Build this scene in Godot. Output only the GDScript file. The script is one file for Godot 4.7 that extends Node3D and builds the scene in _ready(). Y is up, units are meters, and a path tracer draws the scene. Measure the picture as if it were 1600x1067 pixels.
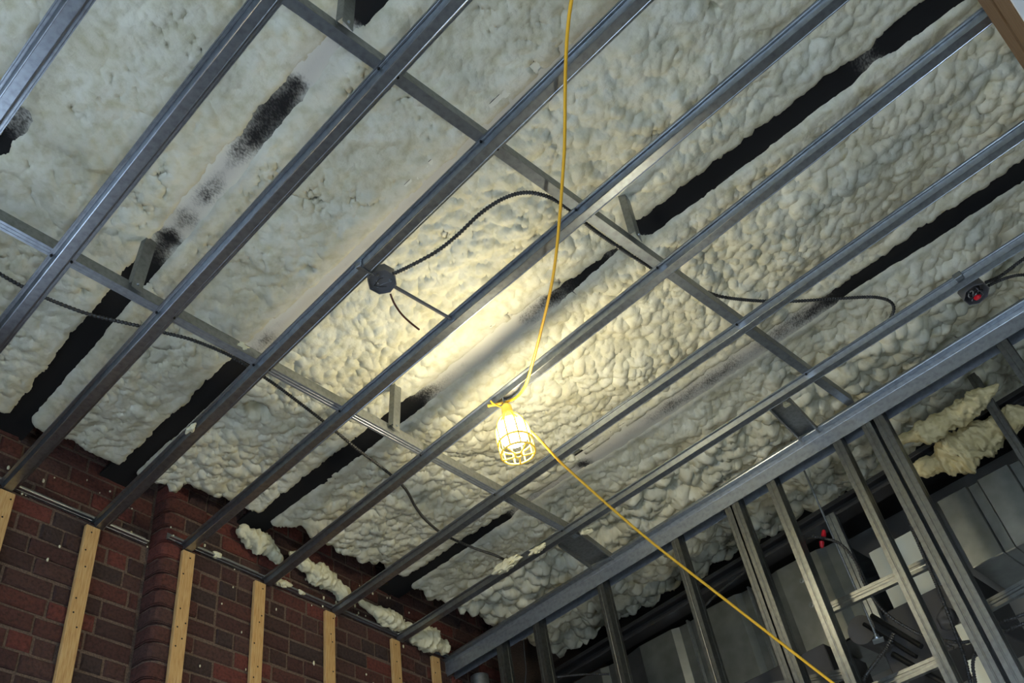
extends Node3D

# ---------------------------------------------------------------- camera constants
const CAM := Vector3(0.263, 1.6, 3.016)
const H := 3.8978            # underside of the furring channels
const FOCAL := 1460.4        # pixels, for a 1600x1067 picture
const DOWN := Vector3(0, -1, 0)
var cam_basis: Basis
var M := {}                  # materials
var taken := {}
var rng := RandomNumberGenerator.new()

# ---------------------------------------------------------------- geometry collector
class MB:
	var v := PackedVector3Array()
	var nr := PackedVector3Array()
	var co := PackedColorArray()
	var use_color := false
	var tint := Color(1, 1, 1)
	func tri(a: Vector3, b: Vector3, c: Vector3, n: Vector3, sn = null) -> void:
		var g := (c - a).cross(b - a)
		if g.dot(n) < 0.0:
			var t := b
			b = c
			c = t
			g = -g
			if sn != null:
				sn = [sn[0], sn[2], sn[1]]
		var gn := g.normalized()
		v.append(a)
		v.append(b)
		v.append(c)
		for k in 3:
			nr.append(gn if sn == null else sn[k])
			if use_color:
				co.append(tint)
	func quad(a: Vector3, b: Vector3, c: Vector3, d: Vector3, n: Vector3) -> void:
		tri(a, b, c, n)
		tri(a, c, d, n)
	# a chamfered box: centre, half sizes, axes
	func box(c: Vector3, h: Vector3, bs := Basis.IDENTITY, ch := 0.0) -> void:
		var ax := [bs.x, bs.y, bs.z]
		var hs := [h.x, h.y, h.z]
		for k in 3:
			var i := (k + 1) % 3
			var j := (k + 2) % 3
			for s in [-1.0, 1.0]:
				var n: Vector3 = ax[k] * s
				var o: Vector3 = c + ax[k] * hs[k] * s
				var p: Vector3 = ax[i] * (hs[i] - ch)
				var q: Vector3 = ax[j] * (hs[j] - ch)
				quad(o - p - q, o + p - q, o + p + q, o - p + q, n)
		if ch > 0.0:
			for k in 3:
				var i := (k + 1) % 3
				var j := (k + 2) % 3
				for s in [-1.0, 1.0]:
					for t in [-1.0, 1.0]:
						var a: Vector3 = ax[i] * hs[i] * s + ax[j] * (hs[j] - ch) * t
						var b: Vector3 = ax[i] * (hs[i] - ch) * s + ax[j] * hs[j] * t
						var w: Vector3 = ax[k] * (hs[k] - ch)
						quad(c + a - w, c + b - w, c + b + w, c + a + w, ax[i] * s + ax[j] * t)
			for sx in [-1.0, 1.0]:
				for sy in [-1.0, 1.0]:
					for sz in [-1.0, 1.0]:
						var x: Vector3 = ax[0] * sx
						var y: Vector3 = ax[1] * sy
						var z: Vector3 = ax[2] * sz
						tri(c + x * h.x + y * (h.y - ch) + z * (h.z - ch), c + x * (h.x - ch) + y * h.y + z * (h.z - ch), c + x * (h.x - ch) + y * (h.y - ch) + z * h.z, x + y + z)
	# a closed 2D outline swept from a to b
	func sweep(poly: PackedVector2Array, a: Vector3, b: Vector3, ux: Vector3, uy: Vector3) -> void:
		var n := poly.size()
		var along := (b - a).normalized()
		var area := 0.0
		for i in n:
			area += poly[i].cross(poly[(i + 1) % n])
		var sg := 1.0 if area > 0.0 else -1.0
		for i in n:
			var p := poly[i]
			var q := poly[(i + 1) % n]
			var e := (q - p)
			if e.length() < 1e-7:
				continue
			var on := Vector2(e.y, -e.x).normalized() * sg
			var p3 := ux * p.x + uy * p.y
			var q3 := ux * q.x + uy * q.y
			quad(a + p3, a + q3, b + q3, b + p3, ux * on.x + uy * on.y)
		var idx := Geometry2D.triangulate_polygon(poly)
		for t in range(0, idx.size(), 3):
			for en in 2:
				var o := a if en == 0 else b
				var w := -along if en == 0 else along
				var pts := []
				for k in 3:
					var p := poly[idx[t + k]]
					pts.append(o + ux * p.x + uy * p.y)
				tri(pts[0], pts[1], pts[2], w)
	# a tube along points; radii may alternate for corrugated hose
	func tube(pts: PackedVector3Array, radii: PackedFloat32Array, sides := 8, caps := true) -> void:
		var n := pts.size()
		var rings := []
		var norms := []
		var up := Vector3(0.13, 0.97, 0.21)
		var side := Vector3.ZERO
		for i in n:
			var t := (pts[mini(i + 1, n - 1)] - pts[maxi(i - 1, 0)]).normalized()
			if i == 0:
				if absf(t.dot(up)) > 0.9:
					up = Vector3(0.9, 0.1, 0.2)
				side = t.cross(up).normalized()
			side = (side - t * side.dot(t)).normalized()
			var oth := t.cross(side)
			var ring := []
			var nn := []
			for k in sides:
				var ang := TAU * k / sides
				var d := side * cos(ang) + oth * sin(ang)
				ring.append(pts[i] + d * radii[i])
				nn.append(d)
			rings.append(ring)
			norms.append(nn)
		for i in n - 1:
			for k in sides:
				var m := (k + 1) % sides
				var d: Vector3 = norms[i][k] + norms[i][m]
				if absf(radii[i] - radii[i + 1]) < 0.0004:
					tri(rings[i][k], rings[i][m], rings[i + 1][m], d, [norms[i][k], norms[i][m], norms[i + 1][m]])
					tri(rings[i][k], rings[i + 1][m], rings[i + 1][k], d, [norms[i][k], norms[i + 1][m], norms[i + 1][k]])
				else:
					quad(rings[i][k], rings[i][m], rings[i + 1][m], rings[i + 1][k], d)
		if caps:
			for en in 2:
				var i := 0 if en == 0 else n - 1
				var w: Vector3 = (pts[0] - pts[1]) if en == 0 else (pts[n - 1] - pts[n - 2])
				for k in sides:
					tri(pts[i], rings[i][k], rings[i][(k + 1) % sides], w)
	# a profile of (radius, height) turned round an axis
	func lathe(prof: PackedVector2Array, base: Vector3, axis: Vector3, sides := 20) -> void:
		var u := axis.cross(Vector3(0.31, 0.2, 0.93)).normalized()
		var w := axis.cross(u).normalized()
		for i in prof.size() - 1:
			var p := prof[i]
			var q := prof[i + 1]
			var e := q - p
			if e.length() < 1e-7:
				continue
			var on := Vector2(e.y, -e.x).normalized()
			for k in sides:
				var a0 := TAU * k / sides
				var a1 := TAU * (k + 1) / sides
				var d0 := u * cos(a0) + w * sin(a0)
				var d1 := u * cos(a1) + w * sin(a1)
				var n := (d0 + d1).normalized() * on.x + axis * on.y
				var n0 := d0 * on.x + axis * on.y
				var n1 := d1 * on.x + axis * on.y
				var p0 := base + d0 * p.x + axis * p.y
				var p1 := base + d1 * p.x + axis * p.y
				var q0 := base + d0 * q.x + axis * q.y
				var q1 := base + d1 * q.x + axis * q.y
				if p.x > 1e-6:
					tri(p0, p1, q1, n, [n0, n1, n1])
				if q.x > 1e-6:
					tri(p0, q1, q0, n, [n0, n1, n0])
	func ring_wire(c: Vector3, axis: Vector3, rad: float, wire: float, sides := 28) -> void:
		var u := axis.cross(Vector3(0.31, 0.2, 0.93)).normalized()
		var w := axis.cross(u).normalized()
		for i in sides:
			for k in 6:
				var q := []
				var nn := []
				for s in [[0, 0], [1, 0], [1, 1], [0, 1]]:
					var a: float = TAU * (i + s[0]) / sides
					var b: float = TAU * (k + s[1]) / 6.0
					var d := u * cos(a) + w * sin(a)
					var n2 := d * cos(b) + axis * sin(b)
					nn.append(n2)
					q.append(c + d * rad + n2 * wire)
				tri(q[0], q[1], q[2], nn[0] + nn[2], [nn[0], nn[1], nn[2]])
				tri(q[0], q[2], q[3], nn[0] + nn[2], [nn[0], nn[2], nn[3]])
	# a lumpy blob
	func blob(c: Vector3, h: Vector3, bs: Basis, noise: FastNoiseLite, amount: float, seg := 14) -> void:
		var g := []
		for i in seg + 1:
			var row := []
			for j in seg * 2:
				var th := PI * i / seg
				var ph := TAU * j / (seg * 2)
				var d := Vector3(sin(th) * cos(ph), cos(th), sin(th) * sin(ph))
				var p := c + bs * (d * h)
				var k := 1.0 + amount * noise.get_noise_3dv(p * 1.0)
				row.append(c + bs * (d * h * k))
			g.append(row)
		var m := seg * 2
		var nm := []
		for i in seg + 1:
			var row := []
			for j in m:
				var du: Vector3 = g[i][(j + 1) % m] - g[i][(j + m - 1) % m]
				var dv: Vector3 = g[mini(i + 1, seg)][j] - g[maxi(i - 1, 0)][j]
				var n := du.cross(dv)
				if n.length() < 1e-9:
					n = g[i][j] - c
				if n.dot(g[i][j] - c) < 0.0:
					n = -n
				row.append(n.normalized())
			nm.append(row)
		for i in seg:
			for j in m:
				var j2 := (j + 1) % m
				tri(g[i][j], g[i][j2], g[i + 1][j2], g[i][j] - c + g[i + 1][j2] - c, [nm[i][j], nm[i][j2], nm[i + 1][j2]])
				tri(g[i][j], g[i + 1][j2], g[i + 1][j], g[i][j] - c + g[i + 1][j2] - c, [nm[i][j], nm[i + 1][j2], nm[i + 1][j]])
	func mesh(off: Vector3, mat: Material) -> ArrayMesh:
		var arr := []
		arr.resize(Mesh.ARRAY_MAX)
		var vv := PackedVector3Array()
		vv.resize(v.size())
		for i in v.size():
			vv[i] = v[i] - off
		arr[Mesh.ARRAY_VERTEX] = vv
		arr[Mesh.ARRAY_NORMAL] = nr
		if use_color:
			arr[Mesh.ARRAY_COLOR] = co
		var am := ArrayMesh.new()
		am.add_surface_from_arrays(Mesh.PRIMITIVE_TRIANGLES, arr)
		am.surface_set_material(0, mat)
		return am

# ---------------------------------------------------------------- naming and parenting
func numbered(called: String) -> String:
	var n: int = taken.get(called, 0)
	taken[called] = n + 1
	return called if n == 0 else "%s_%03d" % [called, n]

func tag(o: Node3D, label: String, category: String, group := "", kind := "") -> Node3D:
	if label != "":
		o.set_meta("label", label)
	if category != "":
		o.set_meta("category", category)
	if group != "":
		o.set_meta("group", group)
	if kind != "":
		o.set_meta("kind", kind)
	return o

func thing(called: String, at: Vector3, label: String, category: String, group := "") -> Node3D:
	var o := Node3D.new()
	o.name = numbered(called)
	o.position = at
	add_child(o)
	tag(o, label, category, group)
	return o

func put(called: String, mb: MB, mat: Material, parent: Node3D = self, label := "") -> MeshInstance3D:
	var o := MeshInstance3D.new()
	var off := Vector3.ZERO
	if parent == self:
		o.name = numbered(called)
		var lo := Vector3(INF, INF, INF)
		var hi := -lo
		for p in mb.v:
			lo = lo.min(p)
			hi = hi.max(p)
		off = Vector3((lo.x + hi.x) / 2.0, lo.y, (lo.z + hi.z) / 2.0)
		o.position = off
	else:
		var n := 0
		o.name = called
		while parent.has_node(NodePath(o.name)):
			n += 1
			o.name = "%s_%03d" % [called, n]
		var q: Node = parent
		while q != self:
			off += (q as Node3D).position
			q = q.get_parent()
	o.mesh = mb.mesh(off, mat)
	o.cast_shadow = GeometryInstance3D.SHADOW_CASTING_SETTING_ON
	parent.add_child(o, true)
	if label != "":
		o.set_meta("label", label)
	return o

func struct(called: String, mb: MB, mat: Material, label: String, category: String) -> MeshInstance3D:
	var o := put(called, mb, mat)
	tag(o, label, category, "", "structure")
	return o

# ---------------------------------------------------------------- sight lines of the photograph, cut with the planes things stand on
func ray(px: float, py: float) -> Vector3:
	return cam_basis * Vector3((px - 800.0) / FOCAL, -(py - 533.5) / FOCAL, -1.0)
func on_y(px: float, py: float, y: float) -> Vector3:
	var d := ray(px, py)
	return CAM + d * ((y - CAM.y) / d.y)
func on_x(px: float, py: float, x: float) -> Vector3:
	var d := ray(px, py)
	return CAM + d * ((x - CAM.x) / d.x)
func on_z(px: float, py: float, z: float) -> Vector3:
	var d := ray(px, py)
	return CAM + d * ((z - CAM.z) / d.z)
func seen(p: Vector3, margin := 0.0) -> bool:
	var d: Vector3 = cam_basis.inverse() * (p - CAM)
	if d.z > -0.05:
		return false
	return absf(d.x / -d.z) * FOCAL < 800.0 + margin and absf(d.y / -d.z) * FOCAL < 533.5 + margin

# brick wall frame: s along the wall, y up, d out into the room
const WALL_SLOPE := 0.14
func wall_dir() -> Vector3:
	return Vector3(1, 0, -WALL_SLOPE).normalized()
func wall_out() -> Vector3:
	return Vector3(WALL_SLOPE, 0, 1).normalized()
func on_wall(s: float, y: float, d: float) -> Vector3:
	return Vector3(0, y, 0.024) + wall_dir() * s + wall_out() * d
func wall_hit(px: float, py: float, d: float) -> Vector2:
	var r := ray(px, py)
	var n := wall_out()
	var t := n.dot(Vector3(0, 0, 0.024) + n * d - CAM) / n.dot(r)
	var p := CAM + r * t
	return Vector2((p - Vector3(0, 0, 0.024)).dot(wall_dir()), p.y)

# open polyline -> closed outline of a sheet with thickness
func sheet(line: Array, t := 0.0016) -> PackedVector2Array:
	var a := PackedVector2Array()
	var b := PackedVector2Array()
	for i in line.size():
		var p: Vector2 = line[i]
		var e0: Vector2 = (p - line[i - 1]).normalized() if i > 0 else (line[1] - p).normalized()
		var e1: Vector2 = (line[i + 1] - p).normalized() if i < line.size() - 1 else e0
		var n0 := Vector2(-e0.y, e0.x)
		var n1 := Vector2(-e1.y, e1.x)
		var m := (n0 + n1).normalized()
		var k := 1.0 / maxf(0.5, m.dot(n0))
		a.append(p + m * k * t * 0.5)
		b.append(p - m * k * t * 0.5)
	b.reverse()
	a.append_array(b)
	return a

func mm(list: Array) -> Array:
	var out := []
	for p in list:
		out.append(Vector2(p[0], p[1]) * 0.001)
	return out

func smooth_path(keys: Array, step := 0.01) -> PackedVector3Array:
	var c := Curve3D.new()
	c.bake_interval = step
	for i in keys.size():
		var p: Vector3 = keys[i]
		var t: Vector3 = Vector3.ZERO
		if i > 0 and i < keys.size() - 1:
			t = (keys[i + 1] - keys[i - 1]).normalized() * minf((keys[i + 1] - p).length(), (p - keys[i - 1]).length()) * 0.34
		c.add_point(p, -t, t)
	return c.get_baked_points()

func flat_radii(n: int, r: float) -> PackedFloat32Array:
	var a := PackedFloat32Array()
	a.resize(n)
	a.fill(r)
	return a

# ---------------------------------------------------------------- materials
func noise_tex(freq: float, seed_: int, ramp: Array, octaves := 4, normal := false, kind := FastNoiseLite.TYPE_SIMPLEX_SMOOTH, size := 512) -> NoiseTexture2D:
	var n := FastNoiseLite.new()
	n.noise_type = kind
	n.seed = seed_
	n.frequency = freq
	n.fractal_octaves = octaves
	var t := NoiseTexture2D.new()
	t.noise = n
	t.width = size
	t.height = size
	t.seamless = true
	t.as_normal_map = normal
	if normal:
		t.bump_strength = 6.0
	if not ramp.is_empty():
		var g := Gradient.new()
		g.offsets = PackedFloat32Array(ramp.map(func(r): return r[0]))
		g.colors = PackedColorArray(ramp.map(func(r): return r[1]))
		t.color_ramp = g
	return t

func plain(c: Color, rough: float, metal := 0.0) -> StandardMaterial3D:
	var m := StandardMaterial3D.new()
	m.albedo_color = c
	m.roughness = rough
	m.metallic = metal
	return m

func tri_mat(c: Color, rough: float, metal: float, tex: Texture2D, scale: Vector3) -> StandardMaterial3D:
	var m := plain(c, rough, metal)
	m.uv1_triplanar = true
	m.uv1_world_triplanar = true
	m.uv1_scale = scale
	m.albedo_texture = tex
	return m

func make_materials() -> void:
	var g := func(v: float) -> Color: return Color(v, v, v)
	var spangle := noise_tex(0.03, 4, [[0.0, g.call(0.80)], [0.45, g.call(0.92)], [1.0, g.call(1.0)]], 5)
	M.steel = tri_mat(Color(0.66, 0.685, 0.70), 0.30, 0.93, spangle, Vector3(2.2, 2.2, 2.2))
	M.track = tri_mat(Color(0.66, 0.69, 0.715), 0.36, 0.72, spangle, Vector3(2.2, 2.2, 2.2))
	M.steel_dull = tri_mat(Color(0.60, 0.61, 0.60), 0.5, 0.85, spangle, Vector3(3, 3, 3))
	M.stud = tri_mat(Color(0.47, 0.48, 0.47), 0.36, 0.92, spangle, Vector3(2.5, 2.5, 2.5))
	M.duct = tri_mat(Color(0.58, 0.595, 0.58), 0.33, 0.9, noise_tex(0.008, 8, [[0.0, g.call(0.86)], [1.0, g.call(1.0)]], 4), Vector3(2, 2, 2))
	M.beam = plain(Color(0.26, 0.255, 0.25), 0.45, 0.5)
	M.dark_pipe = plain(Color(0.14, 0.14, 0.14), 0.4, 0.6)
	M.dark_sheet = plain(Color(0.27, 0.27, 0.27), 0.6, 0.4)
	M.screw = plain(Color(0.13, 0.13, 0.13), 0.45, 0.7)
	M.black = tri_mat(Color(0.13, 0.125, 0.125), 0.6, 0.0, noise_tex(0.05, 3, [[0.0, g.call(0.6)], [1.0, g.call(1.0)]], 4), Vector3(2, 2, 2))
	var joist := plain(Color(1, 1, 1), 0.9)
	joist.vertex_color_use_as_albedo = true
	M.joist = joist
	var foam := StandardMaterial3D.new()
	foam.vertex_color_use_as_albedo = true
	foam.roughness = 0.78
	foam.uv1_triplanar = true
	foam.uv1_world_triplanar = true
	foam.uv1_scale = Vector3(2.4, 2.4, 2.4)
	foam.albedo_texture = noise_tex(0.012, 21, [[0.0, Color(0.86, 0.85, 0.77)], [0.5, Color(0.97, 0.97, 0.95)], [1.0, Color(1, 1, 1)]], 5)
	foam.normal_enabled = true
	foam.normal_scale = 0.55
	foam.normal_texture = noise_tex(0.022, 22, [], 4, true)
	M.foam = foam
	var foam_plain := foam.duplicate()
	foam_plain.vertex_color_use_as_albedo = false
	foam_plain.albedo_color = Color(0.86, 0.845, 0.735)
	M.foam_dab = foam_plain
	var foam_old := foam_plain.duplicate()
	foam_old.albedo_color = Color(0.80, 0.74, 0.56)
	M.foam_old = foam_old
	M.mortar = tri_mat(Color(0.50, 0.42, 0.36), 0.95, 0.0, noise_tex(0.06, 11, [[0.0, g.call(0.55)], [1.0, g.call(1.0)]], 4), Vector3(3, 3, 3))
	M.bricks = []
	for c in [Color(0.33, 0.19, 0.155), Color(0.29, 0.175, 0.15), Color(0.36, 0.195, 0.155), Color(0.265, 0.175, 0.15), Color(0.31, 0.205, 0.175), Color(0.41, 0.205, 0.165), Color(0.25, 0.185, 0.165)]:
		var b := tri_mat(c, 0.92, 0.0, noise_tex(0.05, 31 + M.bricks.size(), [[0.0, g.call(0.55)], [0.5, g.call(0.9)], [1.0, g.call(1.0)]], 5, false, FastNoiseLite.TYPE_SIMPLEX_SMOOTH, 256), Vector3(4, 4, 4))
		b.normal_enabled = true
		b.normal_scale = 0.5
		b.normal_texture = noise_tex(0.06, 51, [], 4, true, FastNoiseLite.TYPE_SIMPLEX_SMOOTH, 256) if M.bricks.is_empty() else M.bricks[0].normal_texture
		M.bricks.append(b)
	var grain := noise_tex(0.03, 61, [[0.0, Color(0.78, 0.66, 0.50)], [0.45, Color(0.94, 0.86, 0.72)], [1.0, Color(1, 0.97, 0.9)]], 4)
	M.pine = tri_mat(Color(0.80, 0.70, 0.53), 0.7, 0.0, grain, Vector3(9, 0.7, 9))
	M.brown_edge = tri_mat(Color(0.47, 0.40, 0.32), 0.85, 0.0, grain, Vector3(0.5, 8, 8))
	M.drywall = plain(Color(0.85, 0.85, 0.83), 0.9)
	M.board = plain(Color(0.80, 0.80, 0.72), 0.7)
	M.cord = plain(Color(0.88, 0.67, 0.12), 0.5)
	var cage := plain(Color(0.98, 0.90, 0.42), 0.4)
	cage.backlight_enabled = true
	cage.backlight = Color(0.5, 0.45, 0.15)
	M.cage = cage
	M.cable = plain(Color(0.25, 0.25, 0.245), 0.4, 0.6)
	M.cable_gap = plain(Color(0.06, 0.06, 0.06), 0.7, 0.3)
	M.box = plain(Color(0.40, 0.40, 0.41), 0.4, 0.3)
	M.box_in = plain(Color(0.38, 0.38, 0.38), 0.4, 0.2)
	M.wire_brown = plain(Color(0.30, 0.16, 0.10), 0.5)
	M.wire_black = plain(Color(0.03, 0.03, 0.03), 0.5)
	M.wire_white = plain(Color(0.6, 0.6, 0.58), 0.5)
	M.red = plain(Color(0.72, 0.05, 0.12), 0.4)
	M.concrete = tri_mat(Color(0.50, 0.49, 0.47), 0.9, 0.0, noise_tex(0.02, 71, [[0.0, g.call(0.75)], [1.0, g.call(1.0)]], 5), Vector3(0.7, 0.7, 0.7))
	M.plaster = plain(Color(0.62, 0.62, 0.60), 0.9)
	var glass := plain(Color(0.9, 0.95, 1.0, 0.08), 0.05)
	glass.transparency = BaseMaterial3D.TRANSPARENCY_ALPHA
	M.glass = glass
	M.frame = plain(Color(0.2, 0.2, 0.2), 0.5)

# ---------------------------------------------------------------- main
func _ready() -> void:
	rng.seed = 7
	# camera
	var cam := Camera3D.new()
	cam.name = "camera"
	cam.position = CAM
	cam.rotation_order = EULER_ORDER_YXZ
	cam.rotation_degrees = Vector3(43.3191, -52.3152, -10.9977)
	cam.fov = 40.1355
	cam.near = 0.05
	add_child(cam)
	cam.current = true
	cam_basis = cam.basis
	# sky and exposure
	var env := Environment.new()
	var sky := Sky.new()
	var sm := ProceduralSkyMaterial.new()
	sm.sky_top_color = Color(0.62, 0.72, 0.86)
	sm.sky_horizon_color = Color(0.80, 0.86, 0.94)
	sm.ground_bottom_color = Color(0.50, 0.55, 0.62)
	sm.ground_horizon_color = Color(0.74, 0.80, 0.88)
	sm.sun_angle_max = 0.0
	sm.sun_curve = 0.05
	sm.energy_multiplier = 21.0
	sky.sky_material = sm
	env.background_mode = Environment.BG_SKY
	env.sky = sky
	env.ambient_light_source = Environment.AMBIENT_SOURCE_SKY
	env.tonemap_mode = Environment.TONE_MAPPER_LINEAR
	env.tonemap_exposure = 1.0
	env.sdfgi_enabled = true
	env.ssao_enabled = true
	env.ssil_enabled = true
	var we := WorldEnvironment.new()
	we.name = "world_environment"
	we.environment = env
	add_child(we)

	make_materials()
	build_shell()
	build_brick_wall()
	build_joists()
	build_foam()
	build_ceiling_grid()
	build_hangers()
	build_wood_strips()
	build_stud_wall()
	build_behind_studs()
	build_lamps()
	build_electrics()
	build_foam_rolls()
	build_foam_dabs()

# ---------------------------------------------------------------- room shell
const X0 := -2.2
const X1 := 5.6
const Z1 := 6.6
const DECK := 4.42

func build_shell() -> void:
	var mb := MB.new()
	mb.box(Vector3((X0 + X1) / 2, -0.1, 2.6), Vector3((X1 - X0) / 2 + 0.25, 0.1, 4.4))
	struct("floor", mb, M.concrete, "bare grey concrete floor of the room", "floor")
	mb = MB.new()
	mb.box(Vector3((X0 + X1) / 2, DECK + 0.11, 2.6), Vector3((X1 - X0) / 2 + 0.25, 0.11, 4.4))
	struct("ceiling", mb, M.black, "dark roof deck above the joists and the foam", "ceiling")
	# wall on the camera's left with two unseen windows, placed to send in cool daylight
	var wl := MB.new()
	var y0 := 0.8
	var y1 := 3.3
	var spans := [[-1.8, 0.9], [2.5, 3.1], [4.7, Z1 + 0.2]]
	for s in spans:
		wl.box(Vector3(X0 - 0.1, DECK / 2, (s[0] + s[1]) / 2), Vector3(0.1, DECK / 2, (s[1] - s[0]) / 2))
	for s in [[0.9, 2.5], [3.1, 4.7]]:
		wl.box(Vector3(X0 - 0.1, y0 / 2, (s[0] + s[1]) / 2), Vector3(0.1, y0 / 2, (s[1] - s[0]) / 2))
		wl.box(Vector3(X0 - 0.1, (y1 + DECK) / 2, (s[0] + s[1]) / 2), Vector3(0.1, (DECK - y1) / 2, (s[1] - s[0]) / 2))
	struct("wall_left", wl, M.plaster, "plain grey plaster wall with two tall unseen windows", "wall")
	var n := 1
	for s in [[0.9, 2.5], [3.1, 4.7]]:
		var fr := MB.new()
		var zc: float = (s[0] + s[1]) / 2
		var hz: float = (s[1] - s[0]) / 2
		for e in [-1.0, 1.0]:
			fr.box(Vector3(X0 - 0.1, (y0 + y1) / 2, zc + e * (hz - 0.025)), Vector3(0.03, (y1 - y0) / 2, 0.025), Basis.IDENTITY, 0.004)
		for yy in [y0 + 0.025, (y0 + y1) / 2, y1 - 0.025]:
			fr.box(Vector3(X0 - 0.1, yy, zc), Vector3(0.03, 0.025, hz - 0.05), Basis.IDENTITY, 0.004)
		var w := struct("unseen_window_%d" % n, fr, M.frame, "one of two unseen tall windows lighting the room from the left, %s the camera" % ("ahead of" if n == 1 else "behind"), "unseen_window")
		for k in 2:
			var gl := MB.new()
			var ya: float = lerpf(y0 + 0.05, (y0 + y1) / 2 + 0.025, k)
			var yb: float = lerpf((y0 + y1) / 2 - 0.025, y1 - 0.05, k)
			gl.box(Vector3(X0 - 0.1, (ya + yb) / 2, zc), Vector3(0.003, (yb - ya) / 2, hz - 0.05))
			put("pane", gl, M.glass, w)
		n += 1
	var wb := MB.new()
	wb.box(Vector3((X0 + X1) / 2, DECK / 2, Z1 + 0.1), Vector3((X1 - X0) / 2 + 0.2, DECK / 2, 0.1))
	struct("wall_back", wb, M.plaster, "plain grey plaster wall behind the camera", "wall")
	var wr := MB.new()
	wr.box(Vector3(X1 + 0.1, DECK / 2, 2.6), Vector3(0.1, DECK / 2, 4.2))
	struct("wall_right", wr, M.plaster, "dim plaster wall far behind the metal studs", "wall")
	# lowered drywall edge near the camera, top right of the picture
	var e0 := on_y(1535, 15, H)
	var zs := e0.z
	var yb := on_z(1575, 0, zs).y
	var t := thing("drywall_soffit", Vector3(2.9, yb, zs), "lowered white drywall soffit with a raw brown board edge, top right corner", "soffit")
	var a := MB.new()
	a.box(Vector3(2.72, yb + 0.0065, zs + 0.62), Vector3(0.87, 0.0062, 0.615), Basis.IDENTITY, 0.001)
	put("drywall_sheet", a, M.drywall, t)
	a = MB.new()
	var hh := (H - 0.004 - yb - 0.013) / 2.0
	a.box(Vector3(2.72, yb + 0.013 + hh, zs + 0.022), Vector3(0.87, hh, 0.02), Basis.IDENTITY, 0.002)
	put("edge_board", a, M.brown_edge, t, "raw brown wooden edge board")
	a = MB.new()
	a.box(Vector3(2.72, yb + 0.013 + hh * 0.9, zs + 0.0), Vector3(0.87, 0.004, 0.004), Basis.IDENTITY, 0.001)
	put("edge_bead", a, M.brown_edge, t)

# ---------------------------------------------------------------- brick wall
const JOG_S := 1.868
const RECESS := -0.09
const WIN_A := -1.0
const WIN_B := 1.06
const WIN_Y0 := 0.8
const WIN_Y1 := 2.84
func brick_shape(l: float, h: float, d: float, variant: int, bull := false) -> MB:
	# origin at the middle of the front face, x along, y up, z out of the wall
	var mb := MB.new()
	var r := RandomNumberGenerator.new()
	r.seed = 100 + variant * 7
	var ch := 0.006
	var nx := 5
	var ny := 3
	# worn, slightly uneven face
	var g := []
	for i in nx + 1:
		var row := []
		for j in ny + 1:
			var x := lerpf(-l / 2 + ch, l / 2 - ch, float(i) / nx)
			var y := lerpf(-h / 2 + ch, h / 2 - ch, float(j) / ny)
			row.append(Vector3(x + r.randf_range(-0.002, 0.002), y + r.randf_range(-0.002, 0.002), r.randf_range(-0.0025, 0.002)))
		g.append(row)
	for i in nx:
		for j in ny:
			mb.quad(g[i][j], g[i + 1][j], g[i + 1][j + 1], g[i][j + 1], Vector3(0, 0, 1))
	var rim := []
	for i in nx:
		rim.append(g[i][0])
	for j in ny:
		rim.append(g[nx][j])
	for i in nx:
		rim.append(g[nx - i][ny])
	for j in ny:
		rim.append(g[0][ny - j])
	var m := rim.size()
	for i in m:
		var p: Vector3 = rim[i]
		var q: Vector3 = rim[(i + 1) % m]
		var po := Vector3(clampf(p.x * 1.2, -l / 2, l / 2), clampf(p.y * 1.3, -h / 2, h / 2), -ch)
		var qo := Vector3(clampf(q.x * 1.2, -l / 2, l / 2), clampf(q.y * 1.3, -h / 2, h / 2), -ch)
		if absf(p.x) < l / 2 - 2 * ch:
			po.x = p.x
		if absf(q.x) < l / 2 - 2 * ch:
			qo.x = q.x
		if absf(p.y) < h / 2 - 2 * ch:
			po.y = p.y
		if absf(q.y) < h / 2 - 2 * ch:
			qo.y = q.y
		var out := (p + q) * Vector3(1, 1, 0) + Vector3(0, 0, 0.02)
		mb.quad(p, q, qo, po, out)
		var back := Vector3(0, 0, -d)
		mb.quad(po, qo, qo + back, po + back, (p + q) * Vector3(1, 1, 0))
	if bull:
		pass
	return mb

func bull_brick(l: float, h: float, variant: int) -> MB:
	# corner brick of the pier: its left end is rounded and runs back to the recessed wall
	var mb := MB.new()
	var out := PackedVector2Array()
	var rad := 0.034
	out.append(Vector2(l / 2, 0))
	var r := RandomNumberGenerator.new()
	r.seed = variant
	for k in 7:
		var a := PI / 2 * k / 6.0
		out.append(Vector2(-l / 2 + rad - sin(a) * rad, -rad + cos(a) * rad) + Vector2(r.randf_range(-0.001, 0.001), r.randf_range(-0.001, 0.001)))
	out.append(Vector2(-l / 2, RECESS - 0.03))
	out.append(Vector2(l / 2, RECESS - 0.03))
	var inner := PackedVector2Array()
	for p in out:
		inner.append(Vector2(p.x * 0.97 + 0.002, p.y - 0.004 if p.y > -0.05 else p.y))
	mb.sweep(out, Vector3(0, -h / 2 + 0.005, 0), Vector3(0, h / 2 - 0.005, 0), Vector3(1, 0, 0), Vector3(0, 0, 1))
	mb.sweep(inner, Vector3(0, -h / 2, 0), Vector3(0, h / 2, 0), Vector3(1, 0, 0), Vector3(0, 0, 1))
	return mb

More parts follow.
